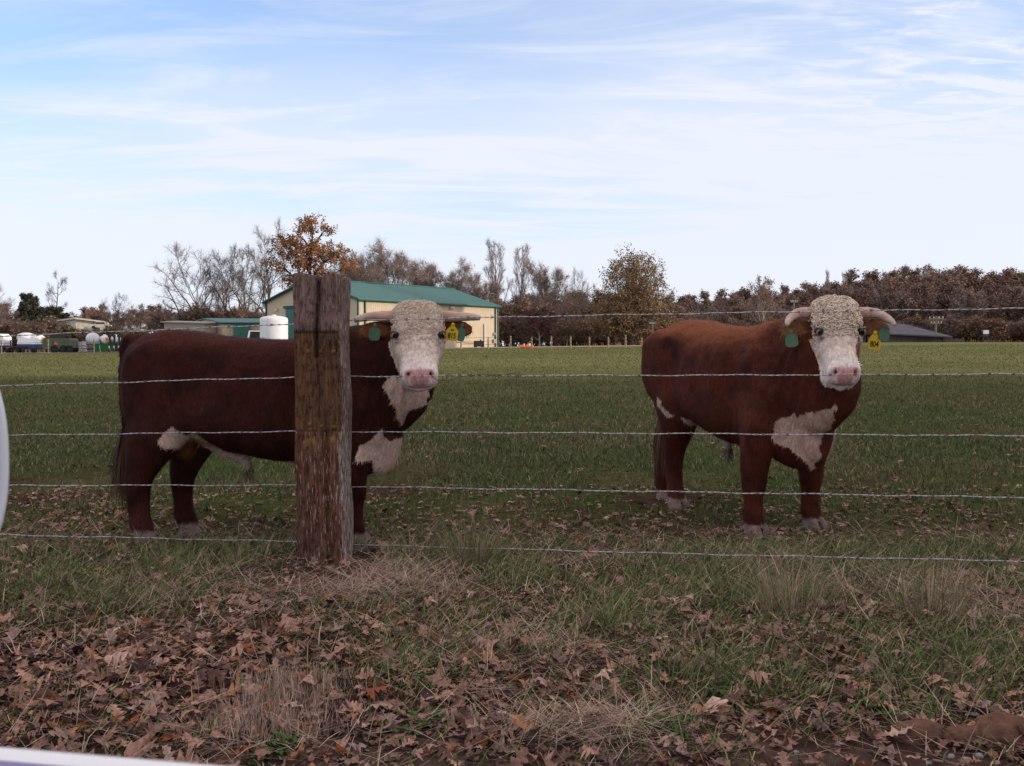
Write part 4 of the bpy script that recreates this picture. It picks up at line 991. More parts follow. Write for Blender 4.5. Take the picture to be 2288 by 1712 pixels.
# spliced end curling off the second wire
d_ = MB(); P0 = [(962, 839), (975, 848), (990, 851), (1005, 849), (1022, 843), (1040, 841), (1060, 839.5), (1090, 838), (1120, 837), (1140, 836), (1162, 834), (1172, 837)]
d_.tube([at(x, y, depth(x) - .008) + Vector((0, 0, .004*math.sin(x*.25))) for x, y in P0], .0022, 5)
for x in range(1006, 1180, 22): p = at(x, 838.5, depth(x) - .004); d_.tube([p + Vector((-.012 + .003*k, .006*math.cos(k*1.6), .007*math.sin(k*1.6))) for k in range(9)], .0021, 4)
d_.build('wire_splice', m_rustwire, fence)

# ------------------------------------------------------------------ the car the picture is taken from
m_carw = mat('white_car_paint', (.80, .80, .84), .25, spec=.5); m_seal = mat('violet_grey_seal', (.22, .19, .36), .6); m_glass = mat('mirror_glass', (.10, .08, .30), .1, metal=.6)  # mirror glass: the reflected sky is put into its colour as violet
car = empty('car', (0, 0, 0), 0, 'white car the view is taken from, its door edge and mirror just in frame', 'car')
a0, a1 = at(0, 1668, .55) + Vector((0, 0, .006)), at(600, 1714, .52)
a1.z = a0.z; ax = (a1 - a0).normalized(); nx_ = Vector((-ax.y, ax.x, 0))
def prof_ext(name, prof, m, par, lo=-.75, hi=.85):
    d_ = MB(); d_.loft([[a0 + ax*s_ + nx_*o_ + Vector((0, 0, z)) for o_, z in prof] for s_ in np.linspace(lo, hi, 9)]); return d_.build(name, m, par, False)
dr = prof_ext('door', [(0, -.006), (.004, -.02), (.05, -.25), (.045, -.60), (.0, -.72), (-.06, -.72), (-.06, -.02), (-.030, -.004), (-.015, 0)], m_carw, car)
prof_ext('window_seal', [(-.0302, .0005), (-.0302, -.02), (-.040, -.02), (-.040, .0005)], m_seal, dr)
prof_ext('inner_sill', [(-.0405, -.002), (-.0605, -.003), (-.10, -.02), (-.10, -.12), (-.0605, -.12)], m_carw, dr)
mc = at(-84, 1026, .80); 
d_ = MB(); rx, rz = 94/F*.80, 235/F*.80
prof = []
for k in range(13):
    t = k/12*PI/2; prof.append((math.cos(t), math.sin(t)))
rings = []
for (cr, sr) in [(.70, -.05), (.90, -.06), (1.0, 0)] + prof[1:-1] + [(.02, 1)]:
    rings.append([Vector((cr*rx*math.copysign(abs(math.cos(a))**.8, math.cos(a)), sr*.075, cr*rz*math.copysign(abs(math.sin(a))**.9, math.sin(a)))) for a in np.linspace(0, 2*PI, 40, endpoint=False)])
d_.loft(rings); mr = d_.build('side_mirror', m_carw, car, True); mr.location = mc; mr.rotation_euler = (0, 0, math.atan2(-mc.x, mc.y))
d_ = MB(); d_.loft([[Vector((.74*rx*math.copysign(abs(math.cos(a))**.8, math.cos(a)), y_, .84*rz*math.copysign(abs(math.sin(a))**.9, math.sin(a)))) for a in np.linspace(0, 2*PI, 40, endpoint=False)] for y_ in (-.006, -.012)]); d_.build('mirror_glass', m_glass, mr)
d_ = MB(); d_.tube([(-.02, .02, -rz*.6), (-.10, .0, -rz*1.0), (-.2, -.12, -.16)], [.02, .025, .03], 10); d_.build('mirror_arm', m_carw, mr)
# ------------------------------------------------------------------ the two bulls
m_coat = mat('coat', (1, 1, 1), .75, vcol=True, vvar=.28, nscale=70, nlo=.3, nhi=.7, bump=.35, bscale=120, stretch=(1, 1, .35), spec=.10)
m_hair = mat('hair', (1, 1, 1), .7, vcol=True, spec=.25)
m_horn = mat('horn', (1, 1, 1), .5, vcol=True, vvar=.2, nscale=25, bump=.3, bscale=60, stretch=(.3, 1, 1), spec=.4)
m_hoof = mat('hoof', (.20, .13, .11), .6, (.11, .075, .065), 20)
m_eye = mat('eye', (.006, .005, .005), .05, spec=.5)
m_tagy = mat('yellow_tag', (.60, .40, .01), .5, (.5, .32, .01), 30)
m_tagg = mat('green_tag', (.085, .165, .095), .6, (.07, .14, .08), 20)
m_ink = mat('black_ink', (.02, .015, .01), .7)
def inpoly(x, y, P):
    P = np.array(P, float); c_ = np.zeros(x.shape, bool); j = len(P) - 1
    for i in range(len(P)):
        xi, yi = P[i]; xj, yj = P[j]
        k = ((yi > y) != (yj > y)) & (x < (xj - xi)*(y - yi)/(yj - yi + 1e-12) + xi); c_ ^= k; j = i
    return c_
def sgnpow(v, e): return math.copysign(abs(v)**e, v)
def ringpts(c, U, V, ru, vu, vd, ex=2.0, n=24):
    e = 2.0/ex; out = []
    for k in range(n):
        a = 2*PI*k/n; cu, sv = sgnpow(math.cos(a), e), sgnpow(math.sin(a), e)
        out.append(c + U*(ru*cu) + V*((vu if sv > 0 else vd)*sv))
    return out
def ellip(mb, c, r, n=14):
    c = Vector(c); rings = []
    for i in range(1, n):
        t = -PI/2 + PI*i/n
        rings.append([c + Vector((r[0]*math.cos(t)*math.cos(2*PI*k/18), r[1]*math.cos(t)*math.sin(2*PI*k/18), r[2]*math.sin(t))) for k in range(18)])
    mb.loft(rings)
def path_loft(mb, joints, ex=2.0, n=20):
    """joints: (pos, half width across, radius up/fore, radius down/aft); section planes follow the path"""
    P = [Vector(j[0]) for j in joints]; rings = []
    for i, j in enumerate(joints):
        t = (P[min(i+1, len(P)-1)] - P[max(i-1, 0)]).normalized()
        U = t.cross(Vector((0, 0, 1)))
        if U.length < .05: U = Vector((0, 1, 0))
        U.normalize(); V = U.cross(t)
        rings.append(ringpts(P[i], U, V, j[1], j[2], j[3], ex, n))
    mb.loft(rings)
def leg_loft(mb, joints, n=16):
    """vertical limb: (x, y, z, rx, ry), sections stay level"""
    mb.loft([[Vector((x + rx*math.cos(2*PI*k/n), y + ry*math.sin(2*PI*k/n), z)) for k in range(n)] for x, y, z, rx, ry in joints])

def make_bull(B):
    seed = B['seed']; rng = np.random.RandomState(seed)
    root = empty('bull', B['pos'], B['heading'], B['label'], 'bull')
    root.scale = (B.get('scale', 1),)*3
    X, Yv, Zv = Vector((1, 0, 0)), Vector((0, 1, 0)), Vector((0, 0, 1))
    Fd = Vector((math.cos(B['face']), math.sin(B['face']), 0)); pit = B['pitch']
    hd = Fd*math.sin(pit) - Zv*math.cos(pit); hn = Fd*math.cos(pit) + Zv*math.sin(pit); hl = Zv.cross(Fd).normalized()
    rol = B.get('roll', 0.0)
    if rol:
        Mr = Matrix.Rotation(rol, 3, Fd); hd = Mr @ hd; hn = Mr @ hn; hl = Mr @ hl
    poll = Vector(B['poll'])
    KH = B.get('headlen', .86)
    hp = lambda a, l, n: poll + hd*(a*KH) + hl*l + hn*n
    mb = MB()
    # trunk
    secs = B['trunk']
    rings = []
    for x, zt, zb, hw, zm in secs:
        c = Vector((x, 0, zb + (zt - zb)*zm)); rings.append(ringpts(c, Yv, Zv, hw, zt - c.z, c.z - zb, 2.35, 32))
    mb.loft(rings)
    for s_ in (-1, 1):
        ellip(mb, (.50, s_*B.get('shy', .235), .86), (.21, .10, .30)); ellip(mb, (-.60, s_*.20, 1.0), (.22, .115, .27))
    path_loft(mb, [(Vector(p), w, u, d) for p, w, u, d in B['neck']], 2.2, 26)
    # head
    HS = [(-.060, .085, .005, -.09), (-.040, .130, .030, -.13), (.03, .152, .052, -.17), (.10, .156, .064, -.20), (.17, .158, .068, -.225), (.23, .156, .060, -.235), (.30, .142, .052, -.225), (.37, .124, .046, -.19),
          (.44, .112, .042, -.16), (.50, .112, .042, -.145), (.55, .115, .036, -.138), (.585, .109, .020, -.132), (.610, .086, -.008, -.115), (.622, .045, -.035, -.09)]
    kw = B.get('headw', 1.0)
    rings = []
    for a, hw, nf, nb in HS:
        cn = (nf*.45 + nb*.55); rings.append(ringpts(hp(a, 0, cn), hl, hn, hw*kw, nf - cn, cn - nb, 2.7, 28))
    mb.loft(rings)
    # ears
    earax = []
    for s_, E in ((-1, B['ear_r']), (1, B['ear_l'])):
        r0, t0 = hp(*E[0]), hp(*E[1]); ax = (t0 - r0); Ln = ax.length; ax.normalize()
        N = (hn*.9 + hd*.25); N = (N - ax*N.dot(ax)).normalized(); V = ax.cross(N).normalized(); rings = []
        for t, w in ((0, .028), (.12, .036), (.3, .056), (.5, .067), (.7, .063), (.86, .048), (.96, .028), (1.0, .010)):
            pts = []
            for k in range(20):
                a = 2*PI*k/20; v = math.cos(a)*w; q = math.sin(a)*min(.013, w*.6)
                pts.append(r0 + ax*(Ln*t) + V*v + N*(q + 3.2*v*v - .02*math.sin(t*PI)))
            rings.append(pts)
        mb.loft(rings); earax.append((r0, ax, Ln, N, V))
    # legs
    for hx, hy, top in B['hind']:
        s_ = math.copysign(1, top); dx_ = hx + .70; y0 = top
        f = lambda z: float(smooth(1.05, .42, z))
        J = [(-.58, y0, 1.14, .17, .10), (-.585, y0, 1.02, .225, .135), (-.57, y0, .88, .24, .14), (-.56, y0, .76, .215, .13), (-.59, y0, .65, .190, .118), (-.625, y0, .56, .150, .100), (-.665, y0, .48, .113, .082), (-.695, y0, .41, .092, .070), (-.705, y0, .34, .076, .061), (-.703, y0, .26, .066, .056), (-.698, y0, .18, .064, .056), (-.688, y0, .12, .072, .062), (-.668, y0, .075, .068, .060), (-.655, y0, .03, .072, .062)]
        leg_loft(mb, [(x + dx_*f(z), y + (hy - y0)*f(z), z, rx, ry) for x, y, z, rx, ry in J])
    for hx, hy, top in B['front']:
        dx_ = hx - .60; y0 = top; f = lambda z: float(smooth(.95, .30, z))
        J = [(.50, y0, .98, .17, .09), (.52, y0, .82, .185, .11), (.55, y0, .68, .150, .105), (.575, y0, .56, .122, .098), (.59, y0, .46, .100, .087), (.60, y0, .37, .086, .079), (.605, y0, .31, .080, .073), (.60, y0, .24, .063, .059), (.60, y0, .17, .061, .058), (.602, y0, .11, .071, .066), (.615, y0, .07, .062, .058), (.625, y0, .03, .070, .063)]
        leg_loft(mb, [(x + dx_*f(z), y + (hy - y0)*f(z), z, rx, ry) for x, y, z, rx, ry in J])
    # sheath, scrotum, tail
    sx, sy_, sz_ = B['sheath']
    path_loft(mb, [((sx - .26, 0, sz_ + .115), .05, .05, .04), ((sx - .12, 0, sz_ + .055), .05, .055, .05), ((sx - .02, sy_, sz_ + .01), .042, .05, .045), ((sx + .02, sy_, sz_ - .045), .032, .036, .036), ((sx + .03, sy_, sz_ - .09), .022, .024, .024)])
    if B.get('scrotum'): ellip(mb, B['scrotum'], (.075, .07, .115))
    tx = secs[0][0]
    TL = [(tx + .10, 0, 1.25), (tx + .02, 0, 1.265), (tx - .012, 0, 1.20), (tx - .022, 0, 1.08), (tx - .018, B.get('taily', 0), .85), (tx - .015, B.get('taily', 0), .66), (tx - .012, B.get('taily', 0), .54)]
    path_loft(mb, [(p, r, r, r) for p, r in zip(TL, (.05, .05, .042, .033, .026, .022, .014))], 2, 12)
    tmp = mb.build('tmp', [m_coat])
    md = tmp.modifiers.new('r', 'REMESH'); md.mode = 'VOXEL'; md.voxel_size = .0095; md.adaptivity = 0
    dg = bpy.context.evaluated_depsgraph_get(); ev_ = tmp.evaluated_get(dg); me = ev_.to_mesh()
    nv = len(me.vertices); V = np.zeros(nv*3); me.vertices.foreach_get('co', V); V = V.reshape(-1, 3)
    npo = len(me.polygons); sizes = np.zeros(npo, int); me.polygons.foreach_get('loop_total', sizes)
    loops = np.zeros(len(me.loops), int); me.loops.foreach_get('vertex_index', loops)
    ed = np.zeros(len(me.edges)*2, int); me.edges.foreach_get('vertices', ed); ed = ed.reshape(-1, 2)
    ev_.to_mesh_clear(); bpy.data.objects.remove(tmp)
    hdv, hnv, hlv, pv = (np.array(v) for v in (hd, hn, hl, poll))
    def hcoord(P): Q = P - pv; return Q @ hdv/KH, Q @ hlv, Q @ hnv
    deg = np.zeros(nv); np.add.at(deg, ed[:, 0], 1); np.add.at(deg, ed[:, 1], 1)
    def lap(P, w):
        acc = np.zeros_like(P); np.add.at(acc, ed[:, 0], P[ed[:, 1]]); np.add.at(acc, ed[:, 1], P[ed[:, 0]])
        return P + w[:, None]*(acc/deg[:, None] - P)
    ha, hl_, hn_ = hcoord(V)
    inhead = (np.exp(-(np.maximum(0, np.abs(hl_) - .17)/.03)**2)*smooth(-.12, -.02, ha)*smooth(-.24, -.12, hn_))
    for it in range(14): V = lap(V, .55*(1 - .75*inhead) if it > 3 else np.full(nv, .5))
    # normals
    def normals(P):
        if sizes.min() == 4 and sizes.max() == 4:
            Q = loops.reshape(-1, 4); n_ = np.cross(P[Q[:, 2]] - P[Q[:, 0]], P[Q[:, 3]] - P[Q[:, 1]])
            N_ = np.zeros_like(P); 
            for k in range(4): np.add.at(N_, Q[:, k], n_)
        else:
            st = np.concatenate([[0], np.cumsum(sizes)[:-1]]); N_ = np.zeros_like(P)
            a_, b_, c_ = loops[st], loops[st+1], loops[st+2]; n_ = np.cross(P[b_] - P[a_], P[c_] - P[a_])
            for i_ in (a_, b_, c_): np.add.at(N_, i_, n_)
        return N_/np.maximum(np.linalg.norm(N_, axis=1), 1e-9)[:, None]
    N = normals(V)
    ha, hl_, hn_ = hcoord(V); al = np.abs(hl_)/kw
    def blob(a, l, n, r, amt, both=True):
        d2 = ((ha - a)**2 + ((al if both else hl_) - l)**2 + (hn_ - n)**2)/r**2
        return amt*np.exp(-d2)
    D_ = np.zeros(nv)
    D_ += blob(.175, .128, .055, .034, .016)            # brow
    D_ += blob(.238, .150, .030, .024, -.020)           # eye socket
    D_ += blob(.285, .138, .030, .022, .007)            # lower lid
    D_ += blob(.36, .07, .05, .05, -.006)               # hollow beside the nose bridge
    D_ += blob(.33, .125, -.08, .07, .010)              # cheek
    D_ += blob(.545, .085, .0, .035, .008)              # nostril wing
    nd = ((ha - .572 + .9*(al - .068))**2/.020**2 + (al - .068 - .35*(ha - .572))**2/.0125**2 + (hn_ - .010)**2/.05**2)
    D_ += -.024*np.exp(-nd)
    D_ += -.009*np.exp(-((hn_ + .072)/.010)**2)*smooth(.50, .57, ha)*smooth(.10, .05, al)     # mouth
    D_ += blob(.60, 0, -.115, .045, .012)               # chin
    V = V + N*D_[:, None]
    bodym = 1 - inhead
    V = V + N*((fbm(V[:, 0]*7 + 3, V[:, 2]*7 + V[:, 1]*5, 3) - .5)*.016*bodym)[:, None]
    bx_, bz_ = V[:, 0], V[:, 2]; sidew = np.abs(N[:, 1])*bodym
    def rel(cx_, cz_, rx_, rz_, amt): return amt*np.exp(-((bx_ - cx_)/rx_)**2 - ((bz_ - cz_)/rz_)**2)
    E_ = rel(-.34, .98, .10, .16, -.022) + rel(.27, .88, .07, .25, -.016) + rel(-.46, 1.20, .07, .06, .022) + rel(-.76, 1.17, .06, .06, .016) + rel(.66, .86, .08, .10, .024) + rel(.40, .80, .05, .20, .012) + rel(-.44, .74, .09, .09, .014) + rel(.46, 1.12, .10, .14, .012) + rel(-.62, .98, .05, .18, -.010) + rel(.56, .66, .05, .12, .012)
    E_ += .0045*np.sin((bx_ + .25*bz_)*52)*np.exp(-((bx_ - .02)/.22)**2 - ((bz_ - .92)/.22)**2)
    fold = .007*np.sin((bx_ - .35*bz_ + .25*np.abs(V[:, 1]))*85 + 3*fbm(bx_*4, bz_*4))*smooth(.60, .70, bx_)*smooth(1.25, 1.0, bz_)*smooth(.5, .7, bz_)
    V = V + N*((1.5*E_ + fold)*sidew)[:, None]
    for _ in range(2): V = lap(V, np.full(nv, .35))
    N = normals(V); ha, hl_, hn_ = hcoord(V); al = np.abs(hl_)/kw
    # ---------------- coat colours
    x, y, z = V.T
    nz1 = fbm(x*9 + seed, z*9 + y*7); nz2 = fbm(x*30 + 2, z*30 + y*23 + seed)
    jit = (nz1 - .5)*.10 + (nz2 - .5)*.06
    base = np.array(B['coat']); dark = np.array(B['coat_dark'])
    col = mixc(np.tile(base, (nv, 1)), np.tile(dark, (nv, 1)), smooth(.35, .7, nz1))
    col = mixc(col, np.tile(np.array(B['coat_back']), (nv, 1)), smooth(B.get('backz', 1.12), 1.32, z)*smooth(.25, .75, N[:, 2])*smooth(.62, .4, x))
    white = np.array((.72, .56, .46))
    def paint(mask, c_):
        nonlocal col; col = mixc(col, np.tile(np.array(c_, float), (nv, 1)), np.clip(mask, 0, 1))
    neckm = smooth(.05, -.06, z - .0)*0
    for poly in B['white_side']:
        paint(inpoly(x + jit*.5, z + jit*.4, poly)*1.0*(y < .03)*(1 - (y < -.125)*(z < .52)*(x > .3)*(x < .72)), np.array((.68, .49, .40)))
    if 'white_front' in B: paint(B['white_front'](x, y, z, jit, ha, hl_, hn_), np.array((.62, .43, .34)))
    dust = smooth(.50, .72, fbm(x*3.3 + 40, z*3.3 + y*2))*smooth(.0, .5, 1.15 - z); paint(dust*.35, base*1.6 + np.array((.02, .014, .011)))
    # low socks
    paint(smooth(B['sock'] + .03, B['sock'], z + jit*.5)*smooth(.05, .06, z)*B.get('sockw', 1.0), white*.42)
    # head
    HA = np.array(HS); hwI, nfI, nbI = (np.interp(ha, HA[:, 0], HA[:, k]) for k in (1, 2, 3)); cnI = nfI*.45 + nbI*.55
    sup = (np.abs(hl_)/(hwI*kw + .012))**2.6 + (np.abs(hn_ - cnI)/((nfI - nbI)/2 + .012))**2.6
    facem = (sup < 1.12)*(ha > -.10)*(ha < .64)*((ha < .5) | (hn_ > -.150))*(hn_ + jit*.35 > B.get('faceback', -.165) + .10*smooth(.2, .02, ha) - .09*smooth(.3, .5, ha))
    isear = np.zeros(nv); earin = np.zeros(nv)
    for r0, ax, Ln, Nn, Vv in earax:
        Q = V - np.array(r0); t = Q @ np.array(ax)/Ln; v = Q @ np.array(Vv); q = Q @ np.array(Nn)
        m = (t > .04)*(t < 1.1)*(np.abs(v) < .09)*(np.abs(q) < .06)
        isear = np.maximum(isear, m*smooth(.02, .12, t)); earin = np.maximum(earin, m*(N @ np.array(Nn) > .15)*smooth(.1, .3, t)*smooth(.05, .035, np.abs(v)))
    facem = facem*(1 - isear)
    fw = mixc(np.tile(A(.78, .64, .55), (nv, 1)), np.tile(A(.64, .50, .41), (nv, 1)), smooth(.35, .65, fbm(hl_*40 + 5, ha*40 + seed)))
    fw = mixc(fw, np.tile(A(.80, .68, .62), (nv, 1)), smooth(.38, .5, ha))
    col = mixc(col, fw, facem)
    paint(isear*(1 - facem), base*1.3 + np.array((.01, .002, 0)))
    paint(earin, B['earin'])
    eyd = np.sqrt(((ha - .243)/.026)**2 + ((al - .146)/.03)**2 + ((hn_ - .03)/.04)**2)
    paint(smooth(1.35, .85, eyd), (.045, .022, .017))
    tear = np.exp(-((ha - .285 - .3*(.135 - al))/.020)**2 - ((al - .122)/.014)**2)*(hn_ > -.03)
    paint(tear*B['tear'], (.14, .065, .035))
    if 'cheek_patch' in B: paint(inpoly(ha + jit*.3, hl_ + jit*.2, B['cheek_patch'])*1.0*(hn_ > -.12), (.20, .075, .03))
    hb = (al < .14)*(ha < .68)*(hn_ > -.19)
    pink = hb*smooth(.535, .555, ha + jit*.2)*smooth(.064, .050, al + .35*np.maximum(0, -hn_))*smooth(-.060, -.045, hn_)
    paint(pink*.92, (.60, .29, .275))
    paint(np.exp(-nd*1.0)*1.6, (.045, .012, .011))
    paint(smooth(2.1, 1.3, np.sqrt(nd))*smooth(.9, 1.15, np.sqrt(nd))*.7*(ha > .5)*hb, (.62, .26, .20))
    paint(hb*smooth(.50, .56, ha)*np.exp(-((hn_ + .072)/.009)**2)*smooth(.075, .05, al)*.8, (.20, .11, .09))
    paint(smooth(.53, .58, ha)*smooth(-.080, -.095, hn_)*.6*hb*(sup < 1.15), (.55, .40, .28))
    if B.get('scrotum'):
        cS = np.array(B['scrotum']); ds = np.sqrt((((V - cS)/np.array((.085, .09, .13)))**2).sum(1)); paint(smooth(1.1, .95, ds)*(z < cS[2] + .06), (.16, .06, .03))
    dsh = np.sqrt((x - sx - .02)**2 + (y - sy_)**2); paint(smooth(.10, .07, dsh)*smooth(sz_ + .05, sz_, z)*(np.abs(x) < .4), white*.6)
    col = col*(.85 + .3*fbm(x*60, z*60 + y*50))[:, None]
    # ---------------- short hair lying on the coat, in the same mesh
    W3 = np.linalg.norm(V[ed[:, 0]] - V[ed[:, 1]], axis=1).mean()
    nh = B.get('nhair', 34000)
    pick = rng.choice(nv, nh); 
    p0 = V[pick] + rng.normal(0, .004, (nh, 3)); n0 = N[pick]
    flow = np.tile(A(-.55, 0, -.85), (nh, 1)) + rng.normal(0, .35, (nh, 3))
    fa, fl, fn = ha[pick], hl_[pick], hn_[pick]; hm = (facem[pick] > .5)
    swirl = np.stack([np.cos(fl*60 + fa*35), np.sin(fl*50 - fa*42)], -1)*.9
    fflow = hdv*(.5 + swirl[:, 0:1]) + hlv*(swirl[:, 1:2] + rng.normal(0, .4, (nh, 1)))
    flow[hm] = fflow[hm]
    flow -= n0*(flow*n0).sum(1)[:, None]; flow /= np.maximum(np.linalg.norm(flow, axis=1), 1e-6)[:, None]
    ln = np.where(hm, .014, B.get('hairlen', .026))*rng.uniform(.6, 1.4, nh); ln = np.where(fa > .52, np.where(hm, .004, ln), ln)
    ln = np.where(isear[pick] > .5, .030*rng.uniform(.5, 1.4, nh), ln)
    ln = np.where(eyd[pick] < 1.3, .003, ln)
    wd = np.cross(n0, flow); wd *= (.0016)
    lift = np.where(hm, .35, .16)[:, None]*rng.uniform(.5, 1.8, (nh, 1))
    tip = p0 + flow*ln[:, None] + n0*lift*ln[:, None]
    HV = np.stack([p0 - wd - n0*.002, p0 + wd - n0*.002, tip], 1).reshape(-1, 3)
    hc = np.repeat(col[pick]*rng.uniform(.65, 1.75, (nh, 1)), 3, 0)
    Vall = np.vstack([V, HV]); Call = np.vstack([col, hc])
    L2 = np.concatenate([loops, nv + np.arange(nh*3)]); S2 = np.concatenate([sizes, np.full(nh, 3)])
    body = npmesh('body', Vall, L2, S2, m_coat, root, cols=Call, sm=True)
    # ---------------- curls on poll and forehead
    cm = np.where((facem > .5) & (ha < B['curl_to']) & (ha > -.06) & (N @ hnv > -.35) & (np.abs(hl_) < .165*kw) & (eyd > 1.5))[0]
    pw = np.clip(1.25 - ha[cm]/B['curl_to']*.95, .12, 1)*np.clip(1.3 - np.abs(hl_[cm])/(.165*kw), .25, 1)*(.35 + fbm(hl_[cm]*22, ha[cm]*22)); nC = B['ncurl']; ck = rng.choice(cm, nC, p=pw/pw.sum()); cv = MB(); cols = []
    keep = []
    cell = {}
    for i in ck:
        p = V[i]; key = tuple((p/ .010).astype(int))
        if key in cell: continue
        cell[key] = 1; keep.append(i)
    K = 9; HVs = []; HL = []; HC = []
    for i in keep:
        fade = 1 - max(0, (ha[i] - B['curl_to'] + .12)/.14)
        r_ = B['curlr']*rng.uniform(.7, 1.25)*max(.45, fade); t1 = Vector(N[i]).orthogonal(); t1.rotate(Matrix.Rotation(rng.uniform(0, 6.28), 3, Vector(N[i]))); t1.normalize(); nn = Vector(N[i]); t2 = nn.cross(t1)
        tl = rng.uniform(.35, 1.15); u2 = (t2*math.cos(tl) + nn*math.sin(tl))
        c = Vector(V[i]) + nn*(r_*.5*math.sin(tl) + .003); turn = rng.uniform(1.1, 1.7)*PI; tr = B['curlt']*rng.uniform(.8, 1.2)
        pts = [c + t1*(r_*math.cos(turn*k/K)) + u2*(r_*math.sin(turn*k/K)) + nn*(.004*k/K) for k in range(K + 1)]
        o = len(cv.v); cv.tube(pts, [tr*(1 - .55*abs(2*k/K - 1)**3) for k in range(K + 1)], 4)
        t = rng.uniform(0, 1); cc_ = (A(.85, .71, .59)*(1 - t) + A(.60, .45, .34)*t)
        cv.c[o:] = [tuple(cc_)]*(len(cv.v) - o)
    cv.usec = True; cv.build('curly_forelock', m_hair, root, True)
    # ---------------- horns
    for HP in B['horns']:
        pts = [hp(*q[:3]) for q in HP]; rad = [q[3] for q in HP]
        fine = []; fr = []
        for i in range(len(pts) - 1):
            for k in range(5):
                t = k/5; p_ = [pts[max(i-1, 0)], pts[i], pts[i+1], pts[min(i+2, len(pts)-1)]]
                fine.append(.5*((2*p_[1]) + (p_[2] - p_[0])*t + (2*p_[0] - 5*p_[1] + 4*p_[2] - p_[3])*t*t + (3*p_[1] - p_[0] - 3*p_[2] + p_[3])*t**3)); fr.append(rad[i]*(1-t) + rad[i+1]*t)
        fine.append(pts[-1]); fr.append(rad[-1]); fine.append(pts[-1] + (pts[-1] - fine[-2])*.35); fr.append(rad[-1]*.55)
        fr = [r*(1 + .035*math.sin(i*2.3)) for i, r in enumerate(fr)]
        h_ = MB(); h_.usec = True; h_.tube(fine, fr, 14); nf_ = len(fine)
        for i in range(nf_):
            t = i/(nf_-1); cc_ = A(.42, .235, .185)*(1-t) + A(.52, .39, .31)*t
            if t > .93: cc_ = A(.5, .45, .40)
            h_.c[i*14:(i+1)*14] = [tuple(cc_)]*14
        h_.build('horn', m_horn, root, True)
    # ---------------- eyes
    for s_ in (-1, 1):
        ec = hp(.240, s_*.140*kw, .022); e_ = MB(); rings = []
        for i_ in range(1, 12):
            t = -PI/2 + PI*i_/12; rings.append([ec + hl*(s_*.024*math.sin(t)) + hd*(.019*math.cos(t)*math.cos(2*PI*k/16)) + hn*(.024*math.cos(t)*math.sin(2*PI*k/16)) for k in range(16)])
        e_.loft(rings); e_.build('eye', m_eye, root, True)
        lid = MB(); lid.usec = True
        for sg, rr_ in ((-1, .0075), (1, .0055)):
            o_ = len(lid.v); lid.tube([ec + hd*(sg*.018*math.cos(q*.95)) + hn*(.030*math.sin(q)) + hl*(s_*(.001 + .017*math.cos(q))) for q in np.linspace(-1.35, 1.35, 9)], [rr_*.5, rr_*.8, rr_, rr_, rr_, rr_, rr_, rr_*.8, rr_*.5], 7)
            lid.c[o_:] = [(.30, .20, .16) if sg < 0 else (.34, .19, .16)]*(len(lid.v) - o_)
        lid.build('eyelid', m_hair, root, True)
    # ---------------- hooves (two toes)
    for hx, hy in [(h[0] + .045, h[1]) for h in B['hind']] + [(f_[0] + .03, f_[1]) for f_ in B['front']]:
        h_ = MB()
        for s_ in (-1, 1):
            h_.loft([ringpts(Vector((hx + ox, hy + s_*wy, z_)), X, Yv, rx, ry, ry, 2.4, 16) for ox, wy, z_, rx, ry in ((.02, .036, -.01, .082, .034), (.018, .035, .012, .078, .033), (.008, .032, .045, .066, .030), (.0, .028, .07, .052, .026))])
            h_.lathe([(.014, .085), (.016, .10), (.010, .118)], (hx - .062, hy + s_*.03, 0), 8)
        h_.build('hoof', m_hoof, root, True)
    # ---------------- tail switch and sheath tuft
    def tuft(nm, c, n_, L, sp, c0, c1):
        VV = []; CC = []
        for k in range(n_):
            a = rng.uniform(0, 6.28); r_ = sp*math.sqrt(rng.uniform(0, 1)); p_ = np.array(c) + np.array((math.cos(a)*r_*.6, math.sin(a)*r_*.6, rng.uniform(-.02, .12)*(L/.4)))
            l_ = L*rng.uniform(.55, 1.1); d1 = np.array((math.cos(a)*r_*1.6, math.sin(a)*r_*1.6, -l_*.5)); d2 = np.array((math.cos(a)*r_*.7 + rng.normal(0, .012), math.sin(a)*r_*.7 + rng.normal(0, .012), -l_*.5))
            w_ = np.array((math.sin(a), -math.cos(a), 0))*.0026 + rng.normal(0, .001, 3)
            VV += [p_ - w_, p_ + w_, p_ + d1 + w_*.9, p_ + d1 - w_*.9, p_ + d1 + d2]; t = rng.uniform(0, 1); CC += [np.array(c0)*(1-t) + np.array(c1)*t]*5
        o = np.arange(n_)*5; lp = np.stack([o, o+1, o+2, o+3, o+3, o+2, o+4], -1).ravel(); sz2 = np.tile([4, 3], n_)
        npmesh(nm, np.array(VV), lp, sz2, m_hair, root, cols=np.array(CC))
    tuft('tail_switch', (TL[-1][0], TL[-1][1], .58), 420, .42, .035, B['switch'][0], B['switch'][1])
    tuft('sheath_tuft', (sx + .03, sy_, sz_ - .07), 60, .13, .015, (.10, .07, .05), (.22, .15, .11))
